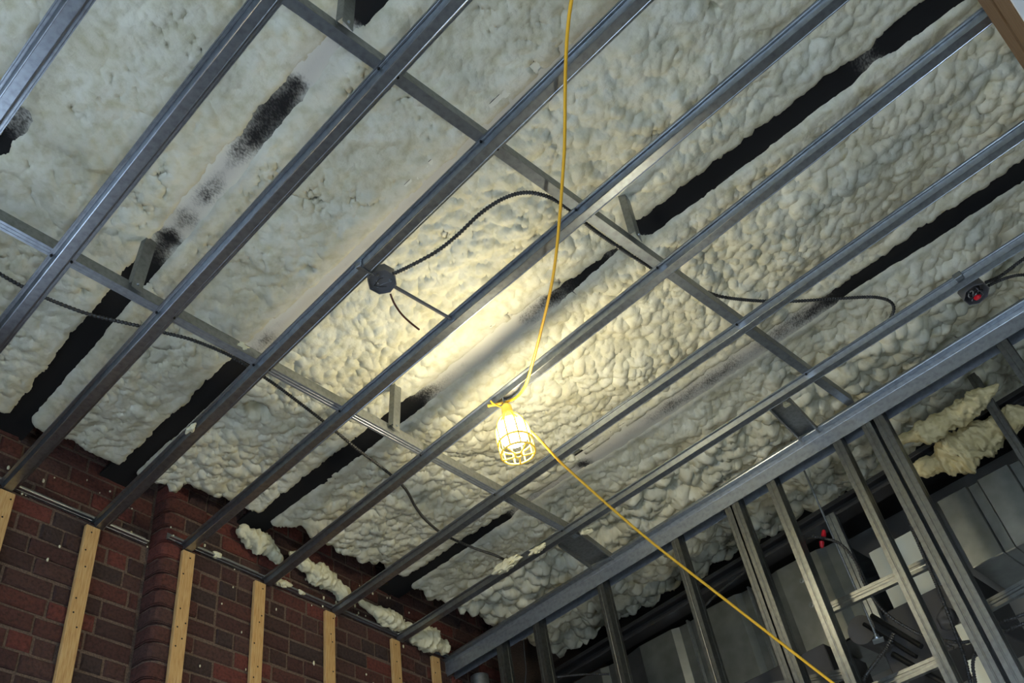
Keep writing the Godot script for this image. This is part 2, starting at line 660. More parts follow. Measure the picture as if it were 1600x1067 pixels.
func build_brick_wall() -> void:
	var mb := MB.new()
	var bs := Basis(wall_dir(), Vector3.UP, wall_out())
	var sa := -2.4
	var sb := 5.7
	var back := 0.35
	# mortar bed, a little behind the brick faces: recessed part on the left, pier plane on the right
	for q in [[sa, WIN_A, 0.0, DECK], [WIN_B, JOG_S, 0.0, DECK], [WIN_A, WIN_B, 0.0, WIN_Y0], [WIN_A, WIN_B, WIN_Y1, DECK]]:
		mb.box(on_wall((q[0] + q[1]) / 2, (q[2] + q[3]) / 2, RECESS - 0.009 - back / 2), Vector3((q[1] - q[0]) / 2, (q[3] - q[2]) / 2, back / 2), bs)
	var f := PackedVector2Array([Vector2(JOG_S + 0.012, RECESS - 0.3), Vector2(JOG_S + 0.012, -0.05), Vector2(JOG_S + 0.03, -0.022), Vector2(JOG_S + 0.055, -0.009), Vector2(sb, -0.009), Vector2(sb, RECESS - 0.3)])
	mb.sweep(f, Vector3(0, 0, 0.024), Vector3(0, DECK, 0.024), wall_dir(), wall_out())
	var wall := struct("wall_far", mb, M.mortar, "old dark red brick wall with a projecting pier and thick mortar joints", "wall")
	wall.set_meta("label", "old dark red brick wall with a projecting pier and thick mortar joints")
	var fr := MB.new()  # four-pane opening out of view, placed to give the left channels their bluish sheen
	var wc := on_wall((WIN_A + WIN_B) / 2, (WIN_Y0 + WIN_Y1) / 2, RECESS - 0.2)
	for e in [-1.0, 0.0, 1.0]:
		fr.box(wc + wall_dir() * e * ((WIN_B - WIN_A) / 2 - 0.03), Vector3(0.03, (WIN_Y1 - WIN_Y0) / 2, 0.03), bs, 0.004)
		fr.box(wc + Vector3.UP * e * ((WIN_Y1 - WIN_Y0) / 2 - 0.03), Vector3((WIN_B - WIN_A) / 2 - 0.06, 0.03, 0.03), bs, 0.004)
	var win := struct("unseen_window_3", fr, M.frame, "widest of the unseen windows, in the brick wall, placed to brighten the left channels", "unseen_window")
	for e in [-1.0, 1.0]:
		for f2 in [-1.0, 1.0]:
			var gl := MB.new()
			gl.box(wc + wall_dir() * e * (WIN_B - WIN_A) / 4 + Vector3.UP * f2 * (WIN_Y1 - WIN_Y0) / 4, Vector3((WIN_B - WIN_A) / 4 - 0.045, (WIN_Y1 - WIN_Y0) / 4 - 0.045, 0.003), bs)
			put("pane", gl, M.glass, win)
	var shapes := {}
	var rest := MB.new()
	var pitch := 0.0755
	var h := 0.064
	var count := 0
	var wr := RandomNumberGenerator.new()
	wr.seed = 5
	for row in range(36, 58):
		var y := row * pitch + 0.03
		for side in 2:
			var s := -0.6 if side == 0 else JOG_S
			var stop := JOG_S - 0.004 if side == 0 else 4.3
			var d := RECESS if side == 0 else 0.0
			var first := true
			s += 0.0 if side == 1 else wr.randf_range(-0.1, 0.1)
			var headers := row % 6 == 2
			while s < stop - 0.03:
				var l: float = 0.205 + wr.randf_range(-0.008, 0.008)
				if headers or wr.randf() < 0.10:
					l = 0.098 + wr.randf_range(-0.004, 0.006)
				if side == 1 and first:
					l = 0.21 if row % 2 == 0 else 0.105
				var kind := "%d_%d_%d" % [int(l * 200), wr.randi() % 3, wr.randi() % M.bricks.size()]
				var e := minf(s + l, stop)
				var len_ := e - s - 0.011
				var c := on_wall((s + e) / 2 - 0.0055, y + wr.randf_range(-0.003, 0.003), d + wr.randf_range(-0.004, 0.004))
				var tilt := wr.randf_range(-0.012, 0.012)
				if len_ > 0.03:
					var b2 := bs * Basis(Vector3(0, 0, 1), tilt)
					if seen(c, 60.0) and y > 2.9 and count < 300:
						var o := MeshInstance3D.new()
						o.name = "brick" if count == 0 else "brick_%03d" % count
						var cut := s + l > stop
						if side == 1 and first:
							o.mesh = bull_brick(len_, h, row).mesh(Vector3.ZERO, M.bricks[wr.randi() % M.bricks.size()])
							b2 = bs
						elif cut or not shapes.has(kind):
							var parts := kind.split("_")
							var am := brick_shape(len_, h, 0.02, int(parts[1]) + int(parts[0])).mesh(Vector3.ZERO, M.bricks[int(parts[2])])
							if not cut:
								shapes[kind] = am
							o.mesh = am
						else:
							o.mesh = shapes[kind]
						wall.add_child(o, true)
						o.transform = Transform3D(b2, c - wall.position)
						count += 1
					elif e < WIN_A or s > WIN_B or y > WIN_Y1 + 0.04:
						rest.box(c - wall_out() * 0.01, Vector3(len_ / 2, h / 2, 0.011), b2, 0.004)
				s = e
				first = false
	var ro := put("bricks_out_of_view", rest, M.bricks[1], wall)
	ro.set_meta("kind", "stuff")

# ---------------------------------------------------------------- roof joists
# keys: z, opening in the foam (0..1), overspray on the joist (0..1), sideways shift
const JOISTS := [
	{"x0": 0.555, "x1": 0.555, "w": 0.038, "k": [[-0.4, 0.0, 0.0], [0.97, 0.0, 0.0], [1.02, 0.8, 0.0], [1.07, 0.5, 0.1], [1.12, 0.9, 0.35], [1.17, 0.7, 0.5], [1.2, 0.0, 0.7], [4.5, 0.0, 1.0]]},
	{"x0": 1.125, "x1": 1.085, "w": 0.041, "k": [[-0.4, 1, 0], [0.85, 1, 0.0], [0.97, 1, 0.3], [1.02, 1, 0.15], [1.07, 1, 0.8], [1.13, 1, 0.5], [1.18, 1, 0.85], [1.23, 1, 0.5], [1.28, 1, 0.55], [1.36, 1, 0.95], [1.43, 1, 0.6], [1.52, 0.9, 0.2], [1.66, 0.9, 0.12], [1.76, 0.9, 0.25], [1.80, 0.8, 0.95], [1.9, 0.35, 1.0], [1.99, 0.3, 1.0], [2.04, 1, 0.0], [2.17, 1, 0.0], [2.24, 0.0, 1], [4.5, 0, 1]]},
	{"x0": 1.63, "x1": 1.68, "w": 0.04, "k": [[-0.4, 1, 0], [0.60, 1, 0.0], [0.68, 1, 0.15], [0.74, 1, 0.75], [0.79, 1, 0.55], [0.88, 1.0, 0.9], [1.0, 0.6, 1], [1.4, 0.45, 1.0], [2.1, 0.4, 1], [2.9, 0.2, 1], [4.5, 0, 1]]},
	{"x0": 2.315, "x1": 2.42, "w": 0.045, "k": [[-0.4, 1, 0], [0.80, 1, 0.0], [0.88, 0.95, 0.15], [0.97, 0.8, 0.6], [1.05, 0.75, 0.85], [1.2, 0.8, 0.95], [1.42, 0.9, 0.95], [1.50, 0.9, 0.55], [1.57, 0.9, 0.65], [1.63, 0.8, 0.25], [1.75, 0.6, 0.1], [1.88, 0.35, 0.1], [1.96, 0.05, 0.4], [2.03, 0.0, 0.3], [2.07, 1, 0.0], [2.9, 1.05, 0.0], [3.0, 0.55, 0.3], [3.06, 1, 0.0], [4.5, 1, 0]]},
	{"x0": 3.255, "x1": 3.31, "w": 0.048, "k": [[-0.4, 0.8, 0], [0.45, 0.8, 0.0], [0.52, 0.3, 0.6], [0.92, 0.2, 0.9], [0.97, 0.5, 0.2], [1.03, 0.7, 0.9], [1.3, 0.9, 0.92], [1.44, 1, 0.62], [1.8, 1, 0.55], [1.95, 1, 0.75], [2.1, 1, 0.55], [2.28, 1, 0.3], [2.38, 0.7, 0.05], [2.58, 0.75, 0.0], [2.66, 1, 0.0], [4.5, 1, 0]]},
	{"x0": 4.16, "x1": 4.2, "w": 0.045, "k": [[-0.4, 0.0, 1], [4.5, 0.0, 1]]},
]
const JOIST_Y := 4.158
func joist_key(k: Array, z: float, which: int) -> float:
	for i in range(1, k.size()):
		if z <= k[i][0]:
			var t := clampf((z - k[i - 1][0]) / (k[i][0] - k[i - 1][0]), 0.0, 1.0)
			return lerpf(k[i - 1][which], k[i][which], t)
	return k[-1][which]
func joist_x(j: Dictionary, z: float) -> float:
	return lerpf(j.x0, j.x1, clampf((z - 0.3) / 2.6, -0.3, 1.6))

func build_joists() -> void:
	var labels := [
		"leftmost roof joist, buried in foam but for one dark gap",
		"black roof joist at left, bare near the bricks, dusted grey further up",
		"black steel roof joist bare only near the brick pier, then hidden under smooth foam",
		"long black steel roof joist passing behind the glowing lamp up to the top right",
		"dark roof joist nearest the stud wall, grey with overspray, bare at the right edge",
		"black roof joist mostly hidden by foam beyond the metal stud wall"]
	var sp := FastNoiseLite.new()
	sp.seed = 12
	sp.frequency = 9.0
	sp.fractal_octaves = 3
	var r := RandomNumberGenerator.new()
	r.seed = 3
	var dark := Color(0.007, 0.0065, 0.007)
	var dust := Color(0.58, 0.562, 0.49)
	for n in JOISTS.size():
		var j: Dictionary = JOISTS[n]
		var xm: float = joist_x(j, 2.0)
		var t := thing("roof_joist", Vector3(xm, JOIST_Y, 2.0), labels[n], "joist", "black steel roof joists")
		# bottom flange with its speckled overspray
		var verts := PackedVector3Array()
		var cols := PackedColorArray()
		var norms := PackedVector3Array()
		var idx := PackedInt32Array()
		var nu := 28
		var nz := 1400
		var za := -0.5
		var zb := 4.6
		var hw: float = j.w + 0.03
		for iz in nz + 1:
			var z := lerpf(za, zb, float(iz) / nz)
			var ds: float = joist_key(j.k, z, 2)
			for iu in nu + 1:
				var u := lerpf(-hw, hw, float(iu) / nu)
				verts.append(Vector3(joist_x(j, z) + u - xm, 0.0, z - 2.0))
				norms.append(Vector3(0, -1, 0))
				var q := ds + 0.22 * sp.get_noise_2d(u * 1.6 + n * 7.0, z) * clampf(ds * 4.0, 0.0, 1.0)
				var un: float = absf(u) / (hw - 0.026)
				q += (0.05 + 0.42 * clampf((ds - 0.06) * 6.0, 0.0, 1.0)) * un * un
				q += (r.randf() - 0.5) * 0.42 * clampf(1.0 - absf(ds - 0.5) * 1.6, 0.0, 1.0)
				q = smoothstep(0.12, 0.98, q)
				cols.append(dark.lerp(dust.lerp(Color(0.70, 0.685, 0.56), clampf(un * un * 0.8, 0.0, 1.0)), clampf(q, 0.0, 1.0)))
		for iz in nz:
			for iu in nu:
				var a := iz * (nu + 1) + iu
				var b := a + 1
				var c := a + nu + 1
				var d := c + 1
				idx.append_array([a, c, b, b, c, d])
		var arr := []
		arr.resize(Mesh.ARRAY_MAX)
		arr[Mesh.ARRAY_VERTEX] = verts
		arr[Mesh.ARRAY_NORMAL] = norms
		arr[Mesh.ARRAY_COLOR] = cols
		arr[Mesh.ARRAY_INDEX] = idx
		var am := ArrayMesh.new()
		am.add_surface_from_arrays(Mesh.PRIMITIVE_TRIANGLES, arr)
		am.surface_set_material(0, M.joist)
		var fl := MeshInstance3D.new()
		fl.name = "flange_face"
		fl.mesh = am
		t.add_child(fl)
		var mb := MB.new()
		var a3 := Vector3(joist_x(j, za), JOIST_Y, za)
		var b3 := Vector3(joist_x(j, zb), JOIST_Y, zb)
		mb.sweep(PackedVector2Array([Vector2(-hw, 0.0006), Vector2(hw, 0.0006), Vector2(hw, 0.010), Vector2(0.004, 0.012), Vector2(0.004, DECK - JOIST_Y - 0.002), Vector2(-0.004, DECK - JOIST_Y - 0.002), Vector2(-0.004, 0.012), Vector2(-hw, 0.010)]), a3, b3, Vector3(1, 0, 0), Vector3(0, 1, 0))
		put("web", mb, M.black, t)

# ---------------------------------------------------------------- sprayed foam
var fn := {}
func mk_noise(kind: int, freq: float, seed_: int, oct := 1) -> FastNoiseLite:
	var n := FastNoiseLite.new()
	n.noise_type = kind
	n.seed = seed_
	n.frequency = freq
	n.fractal_type = FastNoiseLite.FRACTAL_FBM if oct > 1 else FastNoiseLite.FRACTAL_NONE
	n.fractal_octaves = oct
	if kind == FastNoiseLite.TYPE_CELLULAR:
		n.cellular_return_type = FastNoiseLite.RETURN_DISTANCE
		n.cellular_distance_function = FastNoiseLite.DISTANCE_EUCLIDEAN
		n.cellular_jitter = 1.0
	return n

const HOLES := [[400, 640, 0.06, 0.09], [412, 648, 0.035, 0.10], [483, 418, 0.022, 0.07], [795, 492, 0.016, 0.05], [870, 440, 0.02, 0.05], [662, 573, 0.03, 0.03], [130, 455, 0.02, 0.05], [1115, 10, 0.02, 0.05], [880, 75, 0.02, 0.05], [835, 105, 0.022, 0.05], [905, 712, 0.03, 0.08], [965, 865, 0.05, 0.12]]

func foam_at(x: float, z: float, holes: Array) -> Array:
	# returns [y, roughness of lumps]
	var wx: float = fn.warp.get_noise_2d(x, z) * 0.035
	var wz: float = fn.warp2.get_noise_2d(x, z) * 0.035
	var k := smoothstep(1.2, 2.6, x - 0.25 * (z - 1.5))       # smoother on the left, lumpier towards the studs
	var near_wall := 1.0 - smoothstep(0.35, 1.1, z)
	var a: float = fn.c1.get_noise_2d(x + wx, z + wz)         # -1 at a cell centre
	var b: float = fn.c2.get_noise_2d(x + wx * 1.4, z + wz * 1.4)
	var c: float = fn.c3.get_noise_2d(x - wx, z + wz)
	var big: float = fn.big.get_noise_2d(x, z)
	var mid: float = fn.mid.get_noise_2d(x, z)
	var lump: float = lerpf(0.55, 1.15, maxf(k, near_wall * 0.55)) * (0.75 + 0.5 * fn.amp.get_noise_2d(x, z))
	var y := 4.150 + 0.016 * big * (1.0 + k) + 0.010 * mid
	var fine: float = fn.fine.get_noise_2d(x, z)
	y += 0.017 * lump * (a + 0.45) * (0.7 - 0.05 * k) + 0.012 * lump * (b + 0.45) * (1.0 - 0.15 * k) + 0.006 * (c + 0.4) + 0.008 * fine * (0.6 + 1.2 * k)
	# creases in the smooth foam
	var cr: float = absf(fn.crack.get_noise_2d(x + wx * 2.0, z + wz * 2.0))
	y += 0.020 * (1.0 - smoothstep(0.0, 0.028, cr)) * (1.0 - k * 0.5) * smoothstep(-0.15, 0.25, fn.amp.get_noise_2d(x + 9.0, z))
	# bays above and beyond the stud wall: hanging lower and rougher
	var f := smoothstep(3.35, 3.75, x)
	y += f * (-0.015 + 0.045 * fn.mid.get_noise_2d(x * 1.3 + 4.0, z * 1.3) + 0.03 * big)
	# joists left bare
	for j in JOISTS:
		var jx := joist_x(j, z)
		var dx: float = x - jx
		if absf(dx) < 0.2:
			var e: float = joist_key(j.k, z, 1)
			var rag: float = 0.011 * fn.edge.get_noise_2d(x * 0.3, z * 0.45) + 0.003 * fn.edge.get_noise_2d(x * 0.3 + 8.0, z * 1.8)
			var ds: float = joist_key(j.k, z, 2)
			rag += 0.008 * fine
			var rg: float = rag * (1.25 if dx < 0.0 else 0.55) * (1.0 - 0.35 * ds)
			var w: float = j.w * e * 1.02 + rg * smoothstep(0.0, 0.2, e)
			if e > 0.02:
				var dd := absf(dx) - w
				var t := 1.0 - smoothstep(-0.012, 0.016, dd)
				var near := 1.0 - smoothstep(0.0, 0.10, dd)
				# close to a joist the foam levels off just under the flange, thinner where it is dusted
				y = lerpf(y, JOIST_Y - lerpf(0.010, 0.0015, ds) + 0.008 * (b + 0.5) * lump * (1.0 - ds), near * lerpf(0.8, 1.0, ds))
				y = lerpf(y, JOIST_Y + 0.035, t)
			else:
				y = minf(y, JOIST_Y - 0.004 + 0.003 * b) if absf(dx) < 0.09 else y
	# holes and gouges
	for hl in holes:
		var d2 := Vector2((x - hl[0].x) / hl[1], (z - hl[0].z) / hl[2]).length() + 0.5 * mid
		if d2 < 1.4:
			y += (1.0 - smoothstep(0.55, 1.2, d2)) * hl[3]
	# ragged end along the brick wall
	var s := Vector3(x, 0, z - 0.024).dot(wall_dir())
	var dw := Vector3(x, 0, z - 0.024).dot(wall_out()) - (RECESS if s < JOG_S else 0.0)
	var en: float = fn.edge.get_noise_2d(s * 0.6, 3.0)
	var right := smoothstep(2.3, 2.5, x)
	var edge := lerpf(0.05 + 0.05 * en, 0.10 + 0.05 * en + 0.05 * fn.mid.get_noise_2d(s, 5.0), right)
	edge = maxf(edge, 0.045)
	var t2 := smoothstep(edge - 0.02, edge + 0.075, dw)
	y = lerpf(4.46, y, t2 if right < 0.02 else t2)
	y -= 0.02 * smoothstep(edge, edge + 0.06, dw) * (1.0 - smoothstep(edge + 0.06, edge + 0.2, dw)) * (b + 1.0) * 0.5
	return [minf(y, 4.40), k]

func build_foam() -> void:
	fn.warp = mk_noise(FastNoiseLite.TYPE_SIMPLEX_SMOOTH, 9.0, 1)
	fn.warp2 = mk_noise(FastNoiseLite.TYPE_SIMPLEX_SMOOTH, 9.0, 2)
	fn.c1 = mk_noise(FastNoiseLite.TYPE_CELLULAR, 13.0, 3)
	fn.c2 = mk_noise(FastNoiseLite.TYPE_CELLULAR, 25.0, 4)
	fn.c3 = mk_noise(FastNoiseLite.TYPE_CELLULAR, 55.0, 5)
	fn.big = mk_noise(FastNoiseLite.TYPE_SIMPLEX_SMOOTH, 1.6, 6, 2)
	fn.mid = mk_noise(FastNoiseLite.TYPE_SIMPLEX_SMOOTH, 6.5, 7, 2)
	fn.amp = mk_noise(FastNoiseLite.TYPE_SIMPLEX_SMOOTH, 2.2, 8)
	fn.crack = mk_noise(FastNoiseLite.TYPE_SIMPLEX_SMOOTH, 4.5, 9, 2)
	fn.edge = mk_noise(FastNoiseLite.TYPE_SIMPLEX_SMOOTH, 9.0, 10, 3)
	fn.fine = mk_noise(FastNoiseLite.TYPE_SIMPLEX_SMOOTH, 17.0, 15, 4)
	fn.stain = mk_noise(FastNoiseLite.TYPE_SIMPLEX_SMOOTH, 3.0, 14, 3)
	var holes := []
	for hl in HOLES:
		holes.append([on_y(hl[0], hl[1], 4.15), hl[2], hl[2] * 0.8, hl[3]])
	var cell := 0.0095
	var xa := -0.75
	var xb := 4.62
	var za := -0.72
	var zb := 4.3
	var nx := int((xb - xa) / cell)
	var nz := int((zb - za) / cell)
	var ys := PackedFloat32Array()
	ys.resize((nx + 1) * (nz + 1))
	for i in nx + 1:
		var x := xa + i * cell
		for k in nz + 1:
			ys[i * (nz + 1) + k] = foam_at(x, za + k * cell, holes)[0]
	# widen the bulges sideways so that the creases between them pinch
	var ps := PackedVector3Array()
	ps.resize(ys.size())
	for i in nx + 1:
		for k in nz + 1:
			var o := i * (nz + 1) + k
			var gx := (ys[mini(i + 1, nx) * (nz + 1) + k] - ys[maxi(i - 1, 0) * (nz + 1) + k]) / (2 * cell)
			var gz := (ys[i * (nz + 1) + mini(k + 1, nz)] - ys[i * (nz + 1) + maxi(k - 1, 0)]) / (2 * cell)
			var g := Vector2(gx, gz)
			if g.length() > 0.9:
				g = g.normalized() * 0.9
			ps[o] = Vector3(xa + i * cell + g.x * 0.009, ys[o], za + k * cell + g.y * 0.009)
	var labels := [
		"cream spray foam bay at the far left, left of the leftmost joist",
		"smooth cream spray foam bay at upper left, between the brightest channel and the dusted joist",
		"cream spray foam bay with creases behind the left channels, between dusted joist and pier joist",
		"cream spray foam bay behind the round junction box with the hanging brown wire",
		"lumpy cream spray foam bay to the right of the glowing lamp",
		"rough cream spray foam bay along the top of the metal stud wall",
		"rough yellowish spray foam seen through the studs, beyond the stud wall"]
	var bounds := []
	for j in JOISTS:
		bounds.append(int(round((joist_x(j, 1.6) - xa) / cell)))
	bounds.push_front(0)
	bounds.append(nx)
	for n in bounds.size() - 1:
		var i0: int = bounds[n]
		var i1: int = bounds[n + 1]
		if i1 <= i0:
			continue
		var off := Vector3((xa + i0 * cell + xa + i1 * cell) / 2, 4.1, 2.0)
		var verts := PackedVector3Array()
		var norms := PackedVector3Array()
		var cols := PackedColorArray()
		var idx := PackedInt32Array()
		var row := nz + 1
		for i in range(i0, i1 + 1):
			for k in row:
				var o := i * row + k
				var du := ps[mini(i + 1, nx) * row + k] - ps[maxi(i - 1, 0) * row + k]
				var dv := ps[i * row + mini(k + 1, nz)] - ps[i * row + maxi(k - 1, 0)]
				var nn := du.cross(dv).normalized()
				if nn.y > 0.0:
					nn = -nn
				verts.append(ps[o] - off)
				norms.append(nn)
				var st: float = fn.stain.get_noise_2d(ps[o].x, ps[o].z)
				var cc := Color(0.67, 0.645, 0.50).lerp(Color(0.735, 0.725, 0.60), smoothstep(-0.5, 0.4, st))
				cc = cc.lerp(Color(0.62, 0.58, 0.37), 0.6 * smoothstep(0.42, 0.75, st))
				for j in JOISTS:
					var jd := absf(ps[o].x - joist_x(j, ps[o].z))
					if jd < 0.11:
						var dk: float = joist_key(j.k, ps[o].z, 2) * clampf(joist_key(j.k, ps[o].z, 1) * 3.0, 0.0, 1.0)
						cc = cc.lerp(Color(0.61, 0.592, 0.50), 0.7 * smoothstep(0.2, 0.7, dk) * (1.0 - smoothstep(0.05, 0.10, jd)))
				cols.append(cc)
		for i in i1 - i0:
			for k in nz:
				var a := i * row + k
				var g := (i + i0) * row + k
				if minf(minf(ys[g], ys[g + 1]), minf(ys[g + row], ys[g + row + 1])) > 4.392:
					continue
				idx.append_array([a, a + 1, a + row, a + 1, a + row + 1, a + row])
		var newat := PackedInt32Array()
		newat.resize(verts.size())
		newat.fill(-1)
		var v2 := PackedVector3Array()
		var n2 := PackedVector3Array()
		var c2 := PackedColorArray()
		for i in idx.size():
			var o := idx[i]
			if newat[o] < 0:
				newat[o] = v2.size()
				v2.append(verts[o])
				n2.append(norms[o])
				c2.append(cols[o])
			idx[i] = newat[o]
		var arr := []
		arr.resize(Mesh.ARRAY_MAX)
		arr[Mesh.ARRAY_VERTEX] = v2
		arr[Mesh.ARRAY_NORMAL] = n2
		arr[Mesh.ARRAY_COLOR] = c2
		arr[Mesh.ARRAY_INDEX] = idx
		var am := ArrayMesh.new()
		am.add_surface_from_arrays(Mesh.PRIMITIVE_TRIANGLES, arr)
		am.surface_set_material(0, M.foam)
		var o3 := MeshInstance3D.new()
		o3.name = numbered("spray_foam")
		o3.mesh = am
		o3.position = off
		add_child(o3)
		tag(o3, labels[n], "insulation", "spray foam bays between the joists")

# ---------------------------------------------------------------- ceiling grid
const HAT_F := 0.022
func hat_part(which: int) -> PackedVector2Array:
	# x across, y down from the flange level
	if which == 0:
		return sheet(mm([[-23.2, -1.5], [-22.4, -1.5], [-17.6, 19.6], [-17.2, 22.2], [-15.4, 22.6], [-14.2, 21.5], [14.2, 21.5], [15.4, 22.6], [17.2, 22.2], [17.6, 19.6], [22.4, -1.5], [23.2, -1.5]]), 0.0012)
	var l := [[-35, -3], [-34.6, 0.4], [-32.5, 0.4], [-31.5, -0.8], [-30.5, -0.8], [-29.5, 0.3], [-25.2, 0.3], [-24.2, -1.5], [-23.2, -1.5]]
	if which == 2:
		l = l.map(func(p): return [-p[0], p[1]])
	return sheet(mm(l))

var hats := []      # [x at low runner, z, x at high runner, z]
func hat_x(n: int, z: float) -> float:
	var a: Vector2 = hats[n][0]
	var b: Vector2 = hats[n][1]
	return lerpf(a.x, b.x, (z - a.y) / (b.y - a.y))

func build_ceiling_grid() -> void:
	hats = [
		[Vector2(0.10, 0.98), Vector2(0.10, 2.06)],
		[Vector2(0.472, 0.97), Vector2(0.486, 2.06)],
		[Vector2(0.830, 0.941), Vector2(0.826, 2.046)],
		[Vector2(1.190, 0.909), Vector2(1.188, 2.074)],
		[Vector2(1.576, 0.876), Vector2(1.564, 2.074)],
		[Vector2(1.969, 0.856), Vector2(1.976, 2.077)],
		[Vector2(2.399, 0.822), Vector2(2.388, 2.099)],
		[Vector2(2.848, 0.792), Vector2(2.858, 2.097)],
		[Vector2(3.317, 0.757), Vector2(3.337, 2.105)]]
	var labels := [
		"galvanized furring channel just clipping the top left corner of the picture",
		"brightest galvanized furring channel, short piece in the upper left corner",
		"second full furring channel from the left, ending at the upper runner on the top edge",
		"galvanized furring channel ending over the leftmost full wooden strip on the brick",
		"galvanized furring channel beside the round junction box, with a white foam dab low on it",
		"galvanized furring channel between the round junction box and the lamp",
		"galvanized furring channel that the yellow cord and glowing lamp hang from",
		"galvanized furring channel just right of the glowing lamp, second from the stud wall",
		"foam-spattered galvanized furring channel nearest the metal stud wall, carrying the open junction box"]
	var zlow := func(x: float) -> float: return 0.941 - 0.0735 * (x - 0.83) + 0.0
	var zup := func(x: float) -> float: return 2.052 + 0.02 * (x - 0.83)
	for n in hats.size():
		var zend := 4.6
		var s0 := Vector3(hat_x(n, 0.0), 0, -0.024).dot(wall_dir())
		var rec := RECESS if s0 < JOG_S else 0.0
		var zst: float = 0.024 - WALL_SLOPE * hat_x(n, 0.0) + rec + 0.012
		if n >= 6:
			zend = on_y(1545, 28, H).z + 0.12
		var ua := Vector3(hat_x(n, zst), H + HAT_F, zst)
		var ub := Vector3(hat_x(n, zend), H + HAT_F, zend)
		var across := (ub - ua).normalized().cross(Vector3.UP).normalized() * -1.0
		if across.x < 0:
			across = -across
		var t := thing("furring_channel", Vector3((ua.x + ub.x) / 2, H, (ua.z + ub.z) / 2), labels[n], "furring channel", "furring channels of the ceiling grid")
		var names := ["channel_face", "flange", "flange"]
		for k in 3:
			var mb := MB.new()
			mb.sweep(hat_part(k), ua, ub, across, DOWN)
			put(names[k], mb, M.steel, t)
		for zz in [zlow.call(ua.x), zup.call(ua.x)]:
			for e in [-1.0, 1.0]:
				var mb := MB.new()
				var c: Vector3 = Vector3(hat_x(n, zz), H + HAT_F - 0.001, zz) + across * 0.0285 * e + Vector3(0, 0, 0.006 * e)
				mb.lathe(PackedVector2Array([Vector2(0, -0.006), Vector2(0.003, -0.006), Vector2(0.0042, -0.004), Vector2(0.0044, 0.0)]), c, Vector3.UP, 8)
				put("screw", mb, M.screw, t)
	# runners above the channels
	for r in 2:
		var f: Callable = zlow if r == 0 else zup
		var xa := -1.9
		var xb := 3.62 if r == 0 else 3.655
		if r == 0:
			xb = 3.40
		var a := Vector3(xa, H + HAT_F + 0.0012, f.call(xa))
		var b := Vector3(xb, H + HAT_F + 0.0012, f.call(xb))
		var al := (b - a).normalized()
		var out := al.cross(Vector3.UP)
		if out.z < 0:
			out = -out
		var t := thing("ceiling_runner", (a + b) / 2, "lower galvanized ceiling runner, the one nearer the brick wall" if r == 0 else "upper galvanized ceiling runner with the cable beside it, nearer the top of the picture", "runner", "runners carrying the furring channels")
		var d := 0.041
		# web towards the camera, flanges pointing at the brick wall
		var mb := MB.new()
		mb.sweep(sheet(mm([[16, 0], [16, 41]])), a, b, out, Vector3.UP)
		put("web", mb, M.steel_dull, t)
		mb = MB.new()
		var low := [[16, 0], [8, 0], [7, 1.3], [5.5, 1.3], [4.5, 0], [-4.5, 0], [-5.5, 1.3], [-7, 1.3], [-8, 0], [-16, 0], [-16.4, 7]]
		if r == 1:
			low = [[16, 0], [-16, 0], [-16.4, 7]]
		mb.sweep(sheet(mm(low)), a, b, out, Vector3.UP)
		put("flange", mb, M.track if r == 0 else M.steel, t)
		mb = MB.new()
		mb.sweep(sheet(mm([[16, 41], [-16, 41], [-16.4, 34]])), a, b, out, Vector3.UP)
		put("flange", mb, M.steel_dull, t)
	# wall angle along the brick, in two pieces either side of the pier
	for p in 2:
		var sa := -2.0 if p == 0 else JOG_S + 0.01
		var sb := JOG_S - 0.03 if p == 0 else 3.74
		var d := RECESS if p == 0 else 0.0
		var a := on_wall(sa, H + HAT_F + 0.0015, d)
		var b := on_wall(sb, H + HAT_F + 0.0015, d)
		var t := thing("wall_angle", (a + b) / 2, "galvanized wall angle on the recessed bricks left of the pier" if p == 0 else "galvanized wall angle running from the brick pier to the stud wall corner", "wall angle", "wall angles on the brick wall")
		var mb := MB.new()
		mb.sweep(sheet(mm([[2, 0], [12, 0], [13, -1.4], [15, -1.4], [16, 0], [31, 0], [32, 4]])), a, b, wall_out(), Vector3.UP)
		put("flange", mb, M.steel, t)
		mb = MB.new()
		mb.sweep(sheet(mm([[2, 0], [2, 32]])), a, b, wall_out(), Vector3.UP)
		put("web", mb, M.steel_dull, t)

func stud_piece(t: Node3D, a: Vector3, b: Vector3, front: Vector3, side: Vector3, depth: float, width: float, mat: Material, open_side := -1.0) -> void:
	# C section: web on +side (or -side), flanges facing front and back
	var dm := depth * 1000.0
	var wm := width * 1000.0
	var s := -open_side
	var mb := MB.new()
	mb.sweep(sheet(mm([[s * wm / 2, 0], [s * wm / 2, -dm * 0.3], [s * (wm / 2 - 1.5), -dm * 0.33], [s * (wm / 2 - 1.5), -dm * 0.67], [s * wm / 2, -dm * 0.7], [s * wm / 2, -dm]])), a, b, side, front)
	put("web", mb, mat, t)
	mb = MB.new()
	mb.sweep(sheet(mm([[s * wm / 2, 0], [s * wm * 0.1, 0], [s * wm * 0.05, -0.9], [-s * wm * 0.05, -0.9], [-s * wm * 0.1, 0], [-s * wm / 2, 0], [-s * wm / 2, -7]])), a, b, side, front)
	put("flange", mb, mat, t)
	mb = MB.new()
	mb.sweep(sheet(mm([[s * wm / 2, -dm], [-s * wm / 2, -dm], [-s * wm / 2, -dm + 7]])), a, b, side, front)
	put("flange", mb, mat, t)

